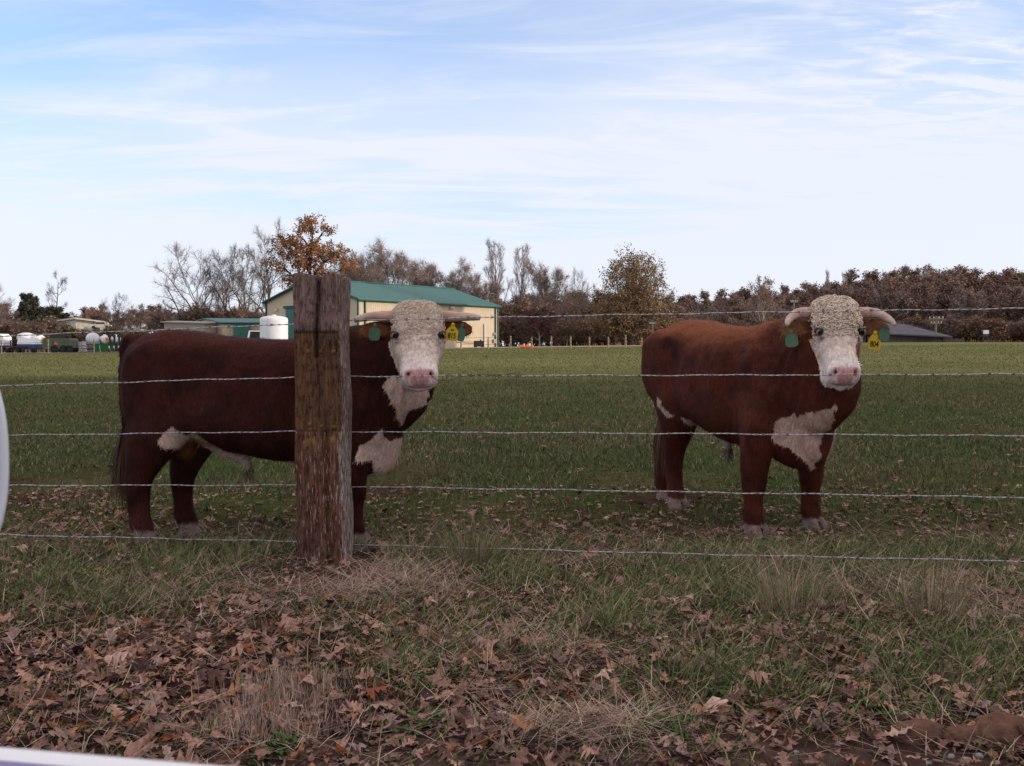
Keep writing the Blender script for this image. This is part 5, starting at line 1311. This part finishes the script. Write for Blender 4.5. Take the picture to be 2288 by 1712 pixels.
    # ---------------- ear tags
    def plate(nm, a, l, n, w, h, m, tilt=0.0, yaw=0.0, text=None, pent=False):
        c = hp(a, l, n)
        if pent: out = [(-.5, -.5), (.42, -.5), (.5, -.42), (.5, .12), (.16, .42), (.12, .56), (-.12, .56), (-.16, .42), (-.5, .12), (-.5, -.42)]
        else:
            out = [(.5*math.copysign(abs(math.cos(q))**.6, math.cos(q)), -.12 + .42*math.copysign(abs(math.sin(q))**.6, math.sin(q))) for q in np.linspace(-PI, PI*.9, 20)]
            out = [(u, v) for u, v in out if not (v > .2 and abs(u) < .22)]
            out = sorted(out, key=lambda q: math.atan2(q[1] + .12, q[0])); k = next((i for i, q in enumerate(out) if q[1] > .2 and q[0] < .22), len(out))
            out = out[:k] + [(.14, .36), (.11, .56), (-.11, .56), (-.14, .36)] + out[k:]
        yw = B['tagyaw'] + yaw; rt = Vector((math.cos(yw), math.sin(yw), 0)); fr = Vector((math.sin(yw), -math.cos(yw), 0)); up = Zv
        rt2 = rt*math.cos(tilt) + up*math.sin(tilt); up2 = up*math.cos(tilt) - rt*math.sin(tilt)
        q_ = MB(); q_.loft([[c + rt2*(u*w) + up2*(v*h) + fr*e + fr*(.03*u*u*w) for u, v in out] for e in (0, .0035)], True); pl_ = q_.build(nm, m, root)
        b_ = MB(); bc = c + up2*(.5*h) + fr*.004; b_.tube([bc, bc + fr*.004, bc + fr*.006], [.011, .011, .006], 12); b_.build('tag_button', m, pl_)
        if text:
            for txt, size, dv in text:
                cu = bpy.data.curves.new('t', 'FONT'); cu.body = txt; cu.align_x = 'CENTER'; cu.align_y = 'CENTER'; cu.size = size; cu.extrude = .0006; cu.offset = size*.018
                to = bpy.data.objects.new('t', cu); COL.objects.link(to); bpy.context.view_layer.update()
                dg2 = bpy.context.evaluated_depsgraph_get(); tm = bpy.data.meshes.new_from_object(to.evaluated_get(dg2)); bpy.data.objects.remove(to)
                tm.materials.clear(); tm.materials.append(m_ink); no = bpy.data.objects.new('number', tm); COL.objects.link(no); no.parent = pl_
                M4 = Matrix.Identity(4)
                for r3 in range(3): M4[r3][0] = rt2[r3]; M4[r3][1] = up2[r3]; M4[r3][2] = fr[r3]
                M4.translation = c + up2*(dv*h) + fr*.0052; no.matrix_local = M4 @ Matrix.Diagonal((.80, 1.15, 1, 1))
    for T in B['tags']: plate(*T['a'], **T['k'])
    return root

TR1 = [(-.86, 1.14, .84, .09, .55), (-.82, 1.235, .66, .19, .55), (-.72, 1.295, .58, .255, .55), (-.58, 1.33, .58, .29, .55), (-.42, 1.322, .635, .305, .52), (-.25, 1.295, .585, .335, .48), (-.05, 1.275, .53, .345, .46), (.15, 1.27, .49, .352, .46), (.35, 1.285, .46, .348, .47), (.52, 1.315, .435, .335, .48), (.66, 1.31, .395, .285, .45), (.77, 1.24, .40, .225, .42), (.85, 1.10, .49, .15, .42), (.885, .98, .60, .07, .45)]
# left bull: body square to the view, head turned to the camera
k1 = .00284
lx = lambda px: (px - 583)*k1
lz = lambda py: 1.2 - (py - 775)*k1
bull1 = dict(seed=1, scale=.985, pos=(-1.555, 6.20, hz(-1.5, 6.2)), heading=0.0, headlen=.82, label='dark red bull with white face, standing side-on behind the big post, yellow ear tag 815',
    face=R(-82), pitch=R(33), poll=(1.005, -.25, 1.445), trunk=TR1, headw=1.0,
    neck=[((.38, 0, .97), .31, .36, .42), ((.60, -.01, 1.00), .275, .36, .42), ((.76, -.05, 1.06), .235, .33, .40), ((.88, -.12, 1.13), .20, .285, .36), ((.965, -.20, 1.18), .165, .24, .32), ((1.00, -.27, 1.19), .14, .20, .27)],
    ear_r=((.085, -.135, -.075), (.165, -.355, -.055)), ear_l=((.085, .135, -.075), (.135, .345, -.06)), earin=(.17, .065, .028),
    hind=[(-.72, -.19, -.19), (-.55, .12, .17)], front=[(.60, -.20, -.19), (.44, .19, .19)], sheath=(-.12, 0, .52), scrotum=(-.50, .0, .62),
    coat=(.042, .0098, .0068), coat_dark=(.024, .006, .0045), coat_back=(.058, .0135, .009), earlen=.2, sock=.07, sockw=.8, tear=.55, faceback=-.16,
    white_side=[[(lx(a), lz(b)) for a, b in ((386, 968), (402, 950), (424, 933), (440, 950), (458, 957), (470, 972), (500, 985), (520, 1000), (540, 1018), (575, 1026), (640, 1016), (690, 1012), (690, 1060), (560, 1060), (500, 1040), (450, 1000), (420, 985), (395, 982))],
                [(lx(a), lz(b)) for a, b in ((806, 1000), (808, 982), (835, 968), (852, 950), (861, 941), (866, 960), (875, 972), (893, 968), (930, 960), (940, 1062), (790, 1062), (800, 1050))],
                [(lx(a), lz(b)) for a, b in ((868, 850), (878, 870), (893, 895), (895, 915), (899, 942), (910, 925), (920, 903), (935, 900), (960, 890), (960, 840), (880, 830))]],
    curl_to=.33, ncurl=1900, curlr=.0100, curlt=.0017, nhair=52000, hairlen=.026, switch=((.10, .045, .025), (.05, .022, .014)), taily=-.02, tagyaw=0.0,
    horns=[[(.030, s*.125, -.045, .038), (.036, s*.195, -.03, .035), (.058, s*.275, -.005, .027), (.098 if s < 0 else .082, s*.345, .02, .021), (.122 if s < 0 else .098, s*.372, .03, .015)] for s in (-1, 1)],
    tags=[dict(a=('ear_tag',   .195, -.258, -.01, .068, .090, m_tagg), k=dict(tilt=-.06)), dict(a=('ear_tag', .195, .205, -.01, .072, .098, m_tagy), k=dict(tilt=-.12, yaw=.05, pent=True, text=[('815', .040, -.20), ('MLS', .014, .16)])),
          dict(a=('ear_tag', .170, .262, -.045, .056, .095, m_tagg), k=dict(tilt=-.15, yaw=.6))])
make_bull(bull1)
# right bull: three-quarter view, walking in from the right, head raised and turned to the camera
TR2 = [(x*(.91 if x < 0 else .95), zt, zb, hw*(.94 if x < .3 else .78), zm) for x, zt, zb, hw, zm in TR1]
def wf2(x, y, z, jit, ha, hl, hn):
    zz = .74 - z; j = jit*.9
    m = (x > .46)*(z < .805 + j - 1.0*np.abs(y + .10))*(z > .37)*(y > -.225 + j*.4 + 1.1*np.maximum(0, .60 - z))*(y < -.075 + .34*zz + j)
    st_ = (x > .5)*(z < .80)*(z > .47)*(np.abs(y - (.125 - .16*zz) - j*.2) < .020)
    return np.clip(m*1.0 + st_*1.0, 0, 1)
H2 = R(-66)
bull2 = dict(seed=2, pos=(1.575, 6.95, hz(1.55, 7.0)), scale=1.06, heading=H2, headlen=.77, label='rust red bull standing three-quarter on at the right, curly white poll, yellow ear tag 804',
    face=R(-93) - H2, pitch=R(30), poll=(.93, -.02, 1.372), trunk=TR2, headw=.84,
    neck=[((.38, -.01, .95), .26, .35, .42), ((.60, -.02, .98), .205, .33, .43), ((.74, -.03, 1.03), .175, .30, .42), ((.84, -.03, 1.09), .16, .26, .38), ((.90, -.02, 1.135), .17, .22, .31), ((.93, -.03, 1.15), .14, .18, .26)],
    ear_r=((.10, -.115, -.085), (.165, -.318, -.07)), ear_l=((.10, .115, -.085), (.150, .318, -.07)), earin=(.20, .09, .045),
    hind=[(-.56, -.12, -.18), (-.90, -.0, .17)], front=[(.50, -.25, -.185), (.46, .22, .18)], sheath=(-.12, 0, .53), scrotum=None,
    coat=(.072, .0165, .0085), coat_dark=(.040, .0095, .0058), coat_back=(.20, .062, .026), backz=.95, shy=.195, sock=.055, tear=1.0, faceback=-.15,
    white_side=[[(-.50, .80), (-.44, .72), (-.38, .66), (-.44, .64), (-.52, .74)], [(-.34, .66), (-.1, .56), (.2, .515), (.2, .4), (-.3, .4)]], white_front=wf2,
    cheek_patch=[(.34, .075), (.30, .10), (.40, .13), (.54, .10), (.47, .075)],
    curl_to=.30, ncurl=3400, curlr=.0120, curlt=.0027, nhair=46000, hairlen=.024, switch=((.16, .07, .04), (.08, .035, .02)), taily=-.05, tagyaw=-H2,
    horns=[[(.040, s*.105, -.045, .036), (.045, s*.165, -.02, .0335), (.080, s*.228, .01, .028), (.145, s*.278, .03, .020), (.205, s*.297, .05, .010)] for s in (-1, 1)],
    tags=[dict(a=('ear_tag', .245, -.255, -.055, .072, .085, m_tagg), k=dict(tilt=.1, yaw=-.2)), dict(a=('ear_tag', .265, .205, -.05, .070, .095, m_tagy), k=dict(tilt=-.05, pent=True, text=[('804', .040, -.20)])),
          dict(a=('ear_tag', .215, .258, -.03, .066, .08, m_tagg), k=dict(tilt=-.1, yaw=.15))])
make_bull(bull2)
# ------------------------------------------------------------------ grass, straw and fallen leaves
rg = np.random.RandomState(5)
m_grass = mat('grass_blades', (1, 1, 1), .9, vcol=True, spec=.04)
m_litter = mat('dry_leaves', (1, 1, 1), .85, vcol=True, vvar=.25, nscale=60, bump=.3, bscale=90, spec=.05)
def blades(name, P, h, w, ang, tilt, bend, col, label_kind='stuff'):
    n = len(P); dirx = np.cos(ang); diry = np.sin(ang)
    dv = np.stack([dirx, diry, np.zeros(n)], -1); wv = np.stack([-diry, dirx, np.zeros(n)], -1)
    # mostly face the viewer's side at random
    yaw = rg.uniform(0, 2*PI, n); wv = np.stack([np.cos(yaw), np.sin(yaw)*.6, np.zeros(n)], -1)
    up = A(0, 0, 1)
    st, ct = np.sin(tilt), np.cos(tilt)
    mid = P + (dv*st[:, None]*.5 + up*ct[:, None]*.55)*h[:, None]
    t2 = np.minimum(tilt + bend, 1.75)
    tip = mid + (dv*np.sin(t2)[:, None]*.5 + up*np.cos(t2)[:, None]*.45)*h[:, None]
    hw = w[:, None]*.5
    V = np.stack([P - wv*hw, P + wv*hw, mid + wv*hw*.8, mid - wv*hw*.8, tip], 1).reshape(-1, 3)
    o = np.arange(n)*5; lp = np.stack([o, o+1, o+2, o+3, o+3, o+2, o+4], -1).ravel(); sz = np.tile([4, 3], n)
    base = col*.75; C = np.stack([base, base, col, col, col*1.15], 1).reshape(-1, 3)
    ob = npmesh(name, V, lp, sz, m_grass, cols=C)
    return tag(ob, kind=label_kind)
def scatter(n, y0, y1, power, spread=.62, pad=.8):
    u = rg.rand(n); y = (y0**power + u*(y1**power - y0**power))**(1/power)
    x = (rg.rand(n)*2 - 1)*(spread*y + pad); return x, y
def gz(x, y): return H(x, y) + smooth(9.0, 4.0, y)*(.03*(fbm(x*4, y*4) - .5))
G1, G2, G3 = A(.096, .113, .047), A(.172, .168, .09), A(.068, .088, .043)
ST1, ST2 = A(.33, .245, .165), A(.22, .15, .10)
def gcol(n, dry, x, y):
    t = rg.rand(n)[:, None]; k = fbm(x*1.3, y*1.3)[:, None]
    g_ = (G1*(1-t) + G2*t)*(1-k) + (G3*(1-t) + G1*t)*k
    s_ = ST2 + (ST1 - ST2)*rg.rand(n)[:, None]
    d = (rg.rand(n) < dry)[:, None]
    return np.where(d, s_, g_)*rg.uniform(.75, 1.25, (n, 1))
# pasture
def pasture(name, n, y0, y1, power, hscale):
    x, y = scatter(n, y0, y1, power)
    cov = fbm(x*.9 + 3, y*.55 + 2); bare = fbm(x*.35 + 20, y*.5 + 7)
    dens = smooth(.30, .52, cov)*smooth(.62, .50, bare - .10*smooth(8, 14, y))*.8 + .30 + smooth(9, 16, y)*.5
    # trampled soil strip just behind the fence
    dens = dens*(1 - .75*smooth(.56, .66, fbm(x*.8 + 31, y*.9 + 12))*smooth(11, 8, y))
    dens = dens*(1 - .50*np.exp(-((y - 5.75 - .12*x*(x > 0))/.42)**2))
    k = rg.rand(n) < dens; x, y = x[k], y[k]; n = len(x)
    P = np.stack([x, y, gz(x, y) - .004], -1)
    h = rg.uniform(.5, 1.35, n)*hscale*(.75 + .7*fbm(x*2, y*2)); w = np.maximum(.0032, y*.00075)*rg.uniform(.7, 1.3, n)
    far = smooth(12, 40, y)[:, None]
    c_ = gcol(n, .10 + .20*smooth(.4, .6, fbm(x*.7 + 9, y*.4)), x, y)
    far = far*(.8 + .4*fbm(x*.12, y*.06))[:, None]; c_ = c_*(1 - far) + far*(A(.150, .155, .064)*rg.uniform(.9, 1.1, (n, 1)))
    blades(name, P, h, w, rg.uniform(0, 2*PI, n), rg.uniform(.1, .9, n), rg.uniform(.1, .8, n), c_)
pasture('pasture_grass', 115000, 5.3, 13, 1.2, .060)
pasture('pasture_grass', 120000, 12, 34, .9, .065)
pasture('pasture_grass', 90000, 32, 98, .7, .065)
# verge
x, y = scatter(130000, 2.5, 5.9, 1.6, .60, .5); n = len(x)
pxs = x/y*F + 1144; pys = 775 + 1.2/y*F
green = .20 + .80*smooth(650, 1350, pxs + 500*(fbm(x*1.5, y*1.5) - .5))*smooth(1640, 1520, pys) + .60*smooth(1390, 1330, pys)*smooth(600, 300, pxs) + .35*smooth(1330, 1260, pys)
clump = smooth(.40, .62, fbm(x*2.6 + 7, y*2.6)); dens = np.clip(green*(.22 + .95*clump), 0, 1)
dens = dens*(1 - (np.abs(x - at(722, 1265, 5.3).x) < .24)*(y > 4.75)*(y < 5.6)*.93)
dens = dens*(1 - .85*np.exp(-((x - at(720, 1265, 5.3).x)/.55)**2 - ((y - 5.1)/.55)**2))*smooth(2.6, 3.0, y)
k = rg.rand(n) < dens; x, y = x[k], y[k]; n = len(x)
h = rg.uniform(.035, .17, n)*(.45 + .95*fbm(x*2.2, y*2.2 + 4)); c_ = gcol(n, np.full(n, .17), x, y)
lay = np.where(rg.rand(n) < .35, rg.uniform(-.4, .9, n), rg.uniform(0, 2*PI, n))
blades('verge_grass', np.stack([x, y, gz(x, y) - .004], -1), h, rg.uniform(.0030, .0064, n), lay, rg.uniform(.25, 1.25, n), rg.uniform(.1, .8, n), c_*A(.92, 1.0, .85)*rg.uniform(.5, 1.75, (n, 1)))
# straw thatch lying about
def straw_patch(cx, cy, rx, ry, n):
    p0, p1 = (cx - 1144)/F, 0
    yy = 1.2*F/(cy - 775); xx = (cx - 1144)/F*yy
    sx = rx/F*yy; sy = ry*yy*yy/(1.2*F)
    a = rg.uniform(0, 2*PI, n); r = np.sqrt(rg.rand(n))*rg.uniform(.6, 1.25, n); return xx + np.cos(a)*r*sx, yy + np.sin(a)*r*sy
pts = [straw_patch(*q) for q in ((780, 1320, 190, 45, 1700), (930, 1320, 160, 50, 900), (640, 1580, 130, 70, 1000), (1330, 1655, 220, 40, 750), (1800, 1300, 140, 70, 900), (2120, 1330, 160, 80, 1100), (560, 1660, 200, 40, 700), (1150, 1480, 250, 70, 600), (350, 1330, 260, 50, 700), (1500, 1260, 300, 30, 900), (720, 1275, 95, 12, 300))]
x = np.concatenate([p[0] for p in pts]); y = np.concatenate([p[1] for p in pts])
xr, yr = scatter(12000, 2.5, 6.4, 1.6, .6, .4); x = np.concatenate([x, xr]); y = np.concatenate([y, yr]); n = len(x)
kp = ~((np.abs(x - at(722, 1265, 5.3).x) < .20)*(y > 4.85)*(y < 5.5)*(rg.rand(n) < .85)); x, y = x[kp], y[kp]; n = len(x)
t = rg.rand(n)[:, None]
stub = np.exp(-((x - at(640, 1580, 3.3).x)/.32)**2 - ((y - 3.3)/.35)**2) > .35
blades('dry_thatch', np.stack([x, y, gz(x, y) + np.where(stub, 0, rg.uniform(.0, .05, n))], -1), np.where(stub, rg.uniform(.04, .10, n), rg.uniform(.07, .27, n)), rg.uniform(.002, .0038, n), rg.uniform(0, 2*PI, n), np.where(stub, rg.uniform(.0, .6, n), rg.uniform(1.15, 1.66, n)), rg.uniform(-.25, .3, n), (A(.54, .41, .32)*(1-t) + A(.27, .17, .135)*t)*rg.uniform(.7, 1.3, (n, 1)))
# oak leaves
stn = [(0, .012), (.10, .025), (.17, .13), (.22, .14), (.27, .06), (.36, .26), (.43, .27), (.49, .09), (.58, .33), (.65, .30), (.71, .11), (.80, .22), (.87, .16), (.93, .09), (1, .0)]
def leaf_field(name, x, y, size, zoff, tiltmax, cols):
    n = len(x); m = len(stn)
    T = np.array([[(-w, t, 0), (0, t + .02, 0), (w, t, 0)] for t, w in stn]).reshape(-1, 3)
    asym = 1 + rg.uniform(-.25, .25, (n, 1)); skew = rg.uniform(-.12, .12, (n, 1))
    X = T[None, :, 0]*np.where(T[None, :, 0] > 0, asym, 2 - asym) + skew*np.sin(T[None, :, 1]*5); Yl = T[None, :, 1] - .5 + 0*X
    Yl = Yl + .10*np.abs(T[None, :, 0])*rg.uniform(.2, 1.4, (n, 1))
    c1 = rg.uniform(-.6, 1.0, (n, 1)); c2 = rg.uniform(-.4, 1.6, (n, 1)); tw = rg.uniform(-.7, .7, (n, 1))
    lob = 1 + .55*rg.uniform(-1, 1, (n, 3*m)); X = X*np.where(np.abs(X) > .12, lob, 1)*rg.uniform(.6, 1.1, (n, 1))
    Z = c1*Yl**2 + c2*X**2*1.6 + tw*X*Yl + .03*np.sin(T[None, :, 1]*19 + rg.uniform(0, 6, (n, 1)))
    a = rg.uniform(0, 2*PI, n); tl = rg.uniform(-1, 1, n)**3*tiltmax; t2 = rg.uniform(-1, 1, n)**3*tiltmax; fl = np.where(rg.rand(n) < .4, -1, 1)
    Z = Z*fl[:, None]
    # tilt about both axes, then turn and move
    Y2 = Yl*np.cos(tl)[:, None] - Z*np.sin(tl)[:, None]; Z2 = Yl*np.sin(tl)[:, None] + Z*np.cos(tl)[:, None]
    X2 = X*np.cos(t2)[:, None] + Z2*np.sin(t2)[:, None]; Z3 = -X*np.sin(t2)[:, None] + Z2*np.cos(t2)[:, None]
    Xw = X2*np.cos(a)[:, None] - Y2*np.sin(a)[:, None]; Yw = X2*np.sin(a)[:, None] + Y2*np.cos(a)[:, None]
    S_ = size[:, None]; zmin = Z3.min(1)[:, None]
    V = np.stack([x[:, None] + Xw*S_, y[:, None] + Yw*S_, (gz(x, y) + zoff)[:, None] + (Z3 - zmin*.8)*S_], -1).reshape(-1, 3)
    fq = []
    for i in range(m - 1):
        for j in (0, 1): fq.append((3*i + j, 3*i + j + 1, 3*(i+1) + j + 1, 3*(i+1) + j))
    fq = np.array(fq); lp = (fq[None] + (np.arange(n)*3*m)[:, None, None]).reshape(-1)
    vein = np.tile(np.array([1.0, .86, 1.0]), m)
    C = (cols[:, None, :]*vein[None, :, None]*rg.uniform(.92, 1.08, (n, 3*m, 1))).reshape(-1, 3)
    return tag(npmesh(name, V, lp, np.full(n*len(fq), 4), m_litter, cols=C, sm=True), kind='stuff')
def lcols(n):
    pal = np.array([(.36, .215, .165), (.29, .175, .14), (.22, .13, .105), (.33, .175, .10), (.125, .072, .06), (.42, .29, .235), (.22, .075, .035), (.085, .05, .045), (.25, .17, .15)]); pr = [.24, .20, .14, .06, .10, .08, .03, .05, .10]
    return pal[rg.choice(len(pal), n, p=pr)]*rg.uniform(.55, 1.25, (n, 1))*A(1, .96, .97)
x, y = scatter(10500, 2.45, 5.6, 1.7, .60, .35)
pxs = x/y*F + 1144; pys = 775 + 1.2/y*F
d = .13 + .66*smooth(1310, 1500, pys)*smooth(1450, 600, pxs + 300*(fbm(x*2, y*2) - .5)) + .30*smooth(1500, 1640, pys) + .15*smooth(1250, 1400, pys)
d = d*(.45 + .8*smooth(.35, .6, fbm(x*2.1 + 2, y*2.1 + 8)))
k = rg.rand(len(x)) < d; x, y = x[k], y[k]; n = len(x)
leaf_field('fallen_leaves', x, y, rg.uniform(.036, .112, n)*(.8 + .35*rg.rand(n)), rg.uniform(.0, .03, n), .62, lcols(n))
x, y = scatter(5200, 5.5, 15, .9, .60, .3)
d = np.clip(1.15*np.exp(-((y - 6.0)/1.3)**2) + .10, 0, 1)*(.25 + smooth(.4, .6, fbm(x*1.3 + 2, y*1.3)))
k = rg.rand(len(x)) < d; x, y = x[k], y[k]; n = len(x)
leaf_field('fallen_leaves', x, y, rg.uniform(.05, .11, n), rg.uniform(.0, .035, n), .6, lcols(n)*.85)
# broken bits of leaf between them
x, y = scatter(26000, 2.45, 8.5, 1.5, .60, .35)
d = (.30 + .5*smooth(5.0, 3.4, y))*(.3 + smooth(.35, .6, fbm(x*1.7 + 12, y*1.7 + 3)))
k = rg.rand(len(x)) < d; x, y = x[k], y[k]; n = len(x)
o_ = rg.uniform(0, 2*PI, (n, 1)) + np.array([[0, 1.3, 2.6, 3.7, 5.0]]); rr_ = rg.uniform(.5, 1.2, (n, 5))*(rg.uniform(.006, .021, n)*np.where(y > 5.5, 1.3, 1))[:, None]
V = np.stack([x[:, None] + np.cos(o_)*rr_, y[:, None] + np.sin(o_)*rr_, gz(x, y)[:, None] + .006 + rg.uniform(0, .018, (n, 5))], -1).reshape(-1, 3)
tag(npmesh('leaf_litter', V, np.arange(n*5), np.full(n, 5), m_litter, cols=np.repeat(lcols(n)*A(.95, .93, .97), 5, 0)), kind='stuff')
# clover and small weeds at the road edge
def clover(cx, cy, rx, ry, n):
    x, y = straw_patch(cx, cy, rx, ry, n); V = []; L_ = []; S_ = []; C_ = []; z = gz(x, y)
    for i in range(n):
        a0_ = rg.uniform(0, 6.28); hh = rg.uniform(.012, .04); cc = np.array((.06, .105, .035))*rg.uniform(.7, 1.4)
        for k in range(3):
            a = a0_ + k*2.09; r = rg.uniform(.006, .012); c = np.array((x[i] + math.cos(a)*r, y[i] + math.sin(a)*r, z[i] + hh)); o = len(V)
            for q in range(6): b = q*PI/3; V.append(c + np.array((math.cos(b)*r*.9, math.sin(b)*r*.9, .006*math.cos(b*2 + a)))); C_.append(cc)
            L_ += list(range(o, o + 6)); S_.append(6)
    return V, L_, S_, C_
VV = []; LL = []; SS = []; CC = []
for q in ((1470, 1640, 75, 40, 90), (1360, 1420, 60, 30, 25), (2000, 1600, 120, 40, 60), (930, 1640, 80, 30, 30), (600, 1690, 50, 20, 40), (1620, 1575, 80, 30, 30), (900, 1530, 100, 40, 25)):
    v, l_, s_, c_ = clover(*q); o = len(VV); VV += v; LL += [i + o for i in l_]; SS += s_; CC += c_
tag(npmesh('clover', np.array(VV), LL, SS, m_grass, cols=np.array(CC)), kind='stuff')
# tall tufts along the fence line, each a plant of its own
def tuft_thing(px, py, n, L0, L1, spread, dry, label, seedv):
    yy = 1.2*F/(py - 775); xx = (px - 1144)/F*yy; r_ = np.random.RandomState(seedv)
    ang = r_.uniform(0, 2*PI, n); rad = np.sqrt(r_.rand(n))*.13
    P = np.stack([np.cos(ang)*rad, np.sin(ang)*rad, np.full(n, -.01)], -1)
    h = r_.uniform(L0, L1, n); tilt = np.abs(r_.normal(.15, spread, n)); dryk = (r_.rand(n) < dry)[:, None]
    t = r_.rand(n)[:, None]; c_ = np.where(dryk, A(.40, .30, .21)*(1-t) + A(.27, .19, .13)*t, A(.09, .13, .045)*(1-t) + A(.15, .17, .075)*t)
    o = blades('grass_tuft', P, h, r_.uniform(.002, .0042, n), ang + r_.normal(0, .4, n), tilt, r_.uniform(.05, .5, n), c_)
    del o['kind']; o.location = (xx, yy, hz(xx, yy)); return tag(o, label, 'grass tuft', 'grass tufts along the fence')
tuft_thing(1050, 1268, 300, .14, .36, .55, .45, 'tallest green and straw grass tuft, growing under the bottom wire right of the post', 1)
tuft_thing(920, 1262, 120, .10, .24, .7, .6, 'low spreading grass tuft between the post and the tallest tuft', 2)
tuft_thing(1775, 1390, 170, .18, .40, .5, .85, 'dry stalky tuft below the right bull, left of another dry tuft', 3)
tuft_thing(2085, 1400, 190, .18, .42, .55, .8, 'dry stalky tuft nearest the right edge of the photograph', 4)
tuft_thing(330, 1300, 240, .10, .22, .9, .12, 'dark green grass tuft under the rump of the left bull', 5)
tuft_thing(545, 1275, 90, .10, .22, .5, .2, 'small green grass tuft between the left bull hind legs and the post', 6)
tuft_thing(60, 1330, 200, .12, .26, .9, .15, 'drooping green grass tuft at the left edge below the car mirror', 7)
tuft_thing(1500, 1560, 120, .10, .22, .9, .05, 'flattened dark green grass tuft in the leaves at bottom centre', 8)
tuft_thing(850, 1500, 100, .10, .24, 1.0, .1, 'sprawling green grass tuft among brown leaves below the post', 9)
# clods and stones at the road edge
m_clod = mat('red_clod', (.15, .075, .05), .95, (.10, .05, .036), 18, bump=.8, bscale=45)
m_stone = mat('pale_stone', (.34, .30, .30), .85, (.22, .19, .19), 20, bump=.3)
def lump(name, px, py, wpx, hk, m, label, cat, group, seedv):
    yy = 1.2*F/(py - 775); xx = (px - 1144)/F*yy; r = wpx/2/F*yy
    n = 26; rr = np.random.RandomState(seedv); of = rr.uniform(0, 50, 3); rings = []
    for i in range(1, n):
        t = -PI/2 + PI*i/n; ring = []
        for k in range(36):
            a = 2*PI*k/36; d = np.array((math.cos(t)*math.cos(a), math.cos(t)*math.sin(a), math.sin(t)))
            q = 1 + .55*(float(fbm(d[0]*1.6 + of[0] + d[2], d[1]*1.6 + of[1] - d[2]*.7, 2)) - .5) + .25*(float(fbm(d[0]*6 + of[1], d[1]*6 + d[2]*5 + of[2], 3)) - .5)
            ring.append(Vector((d[0]*r*q, d[1]*r*.75*q, d[2]*r*hk*q)))
        rings.append(ring)
    d_ = MB(); d_.loft(rings); o = d_.build(name, m, None, True); o.location = (xx, yy, hz(xx, yy) + r*hk*.35); o.rotation_euler = (0, 0, rr.uniform(-.4, .4)); tag(o, label, cat, group)
lump('dirt_clod', 2060, 1655, 105, .55, m_clod, 'low reddish dirt clod, leftmost of three at the lower right corner', 'clod', 'dirt clods', 1)
lump('dirt_clod', 2165, 1665, 85, .7, m_clod, 'reddish dirt clod between the low one and the largest one', 'clod', 'dirt clods', 2)
lump('dirt_clod', 2265, 1662, 130, .7, m_clod, 'largest reddish dirt clod in the lower right corner', 'clod', 'dirt clods', 3)
for i, (px, py, w_) in enumerate(((1788, 1684, 14), (2132, 1662, 20), (2175, 1698, 26), (2140, 1690, 18), (2200, 1690, 22), (2090, 1700, 16))):
    lump('stone', px, py, w_, .7, m_stone, ('lone small pale stone in the dirt left of the clods' if i == 0 else 'one of the small pale stones among the reddish clods'), 'stone', 'small pale stones' if i else None, 10 + i)
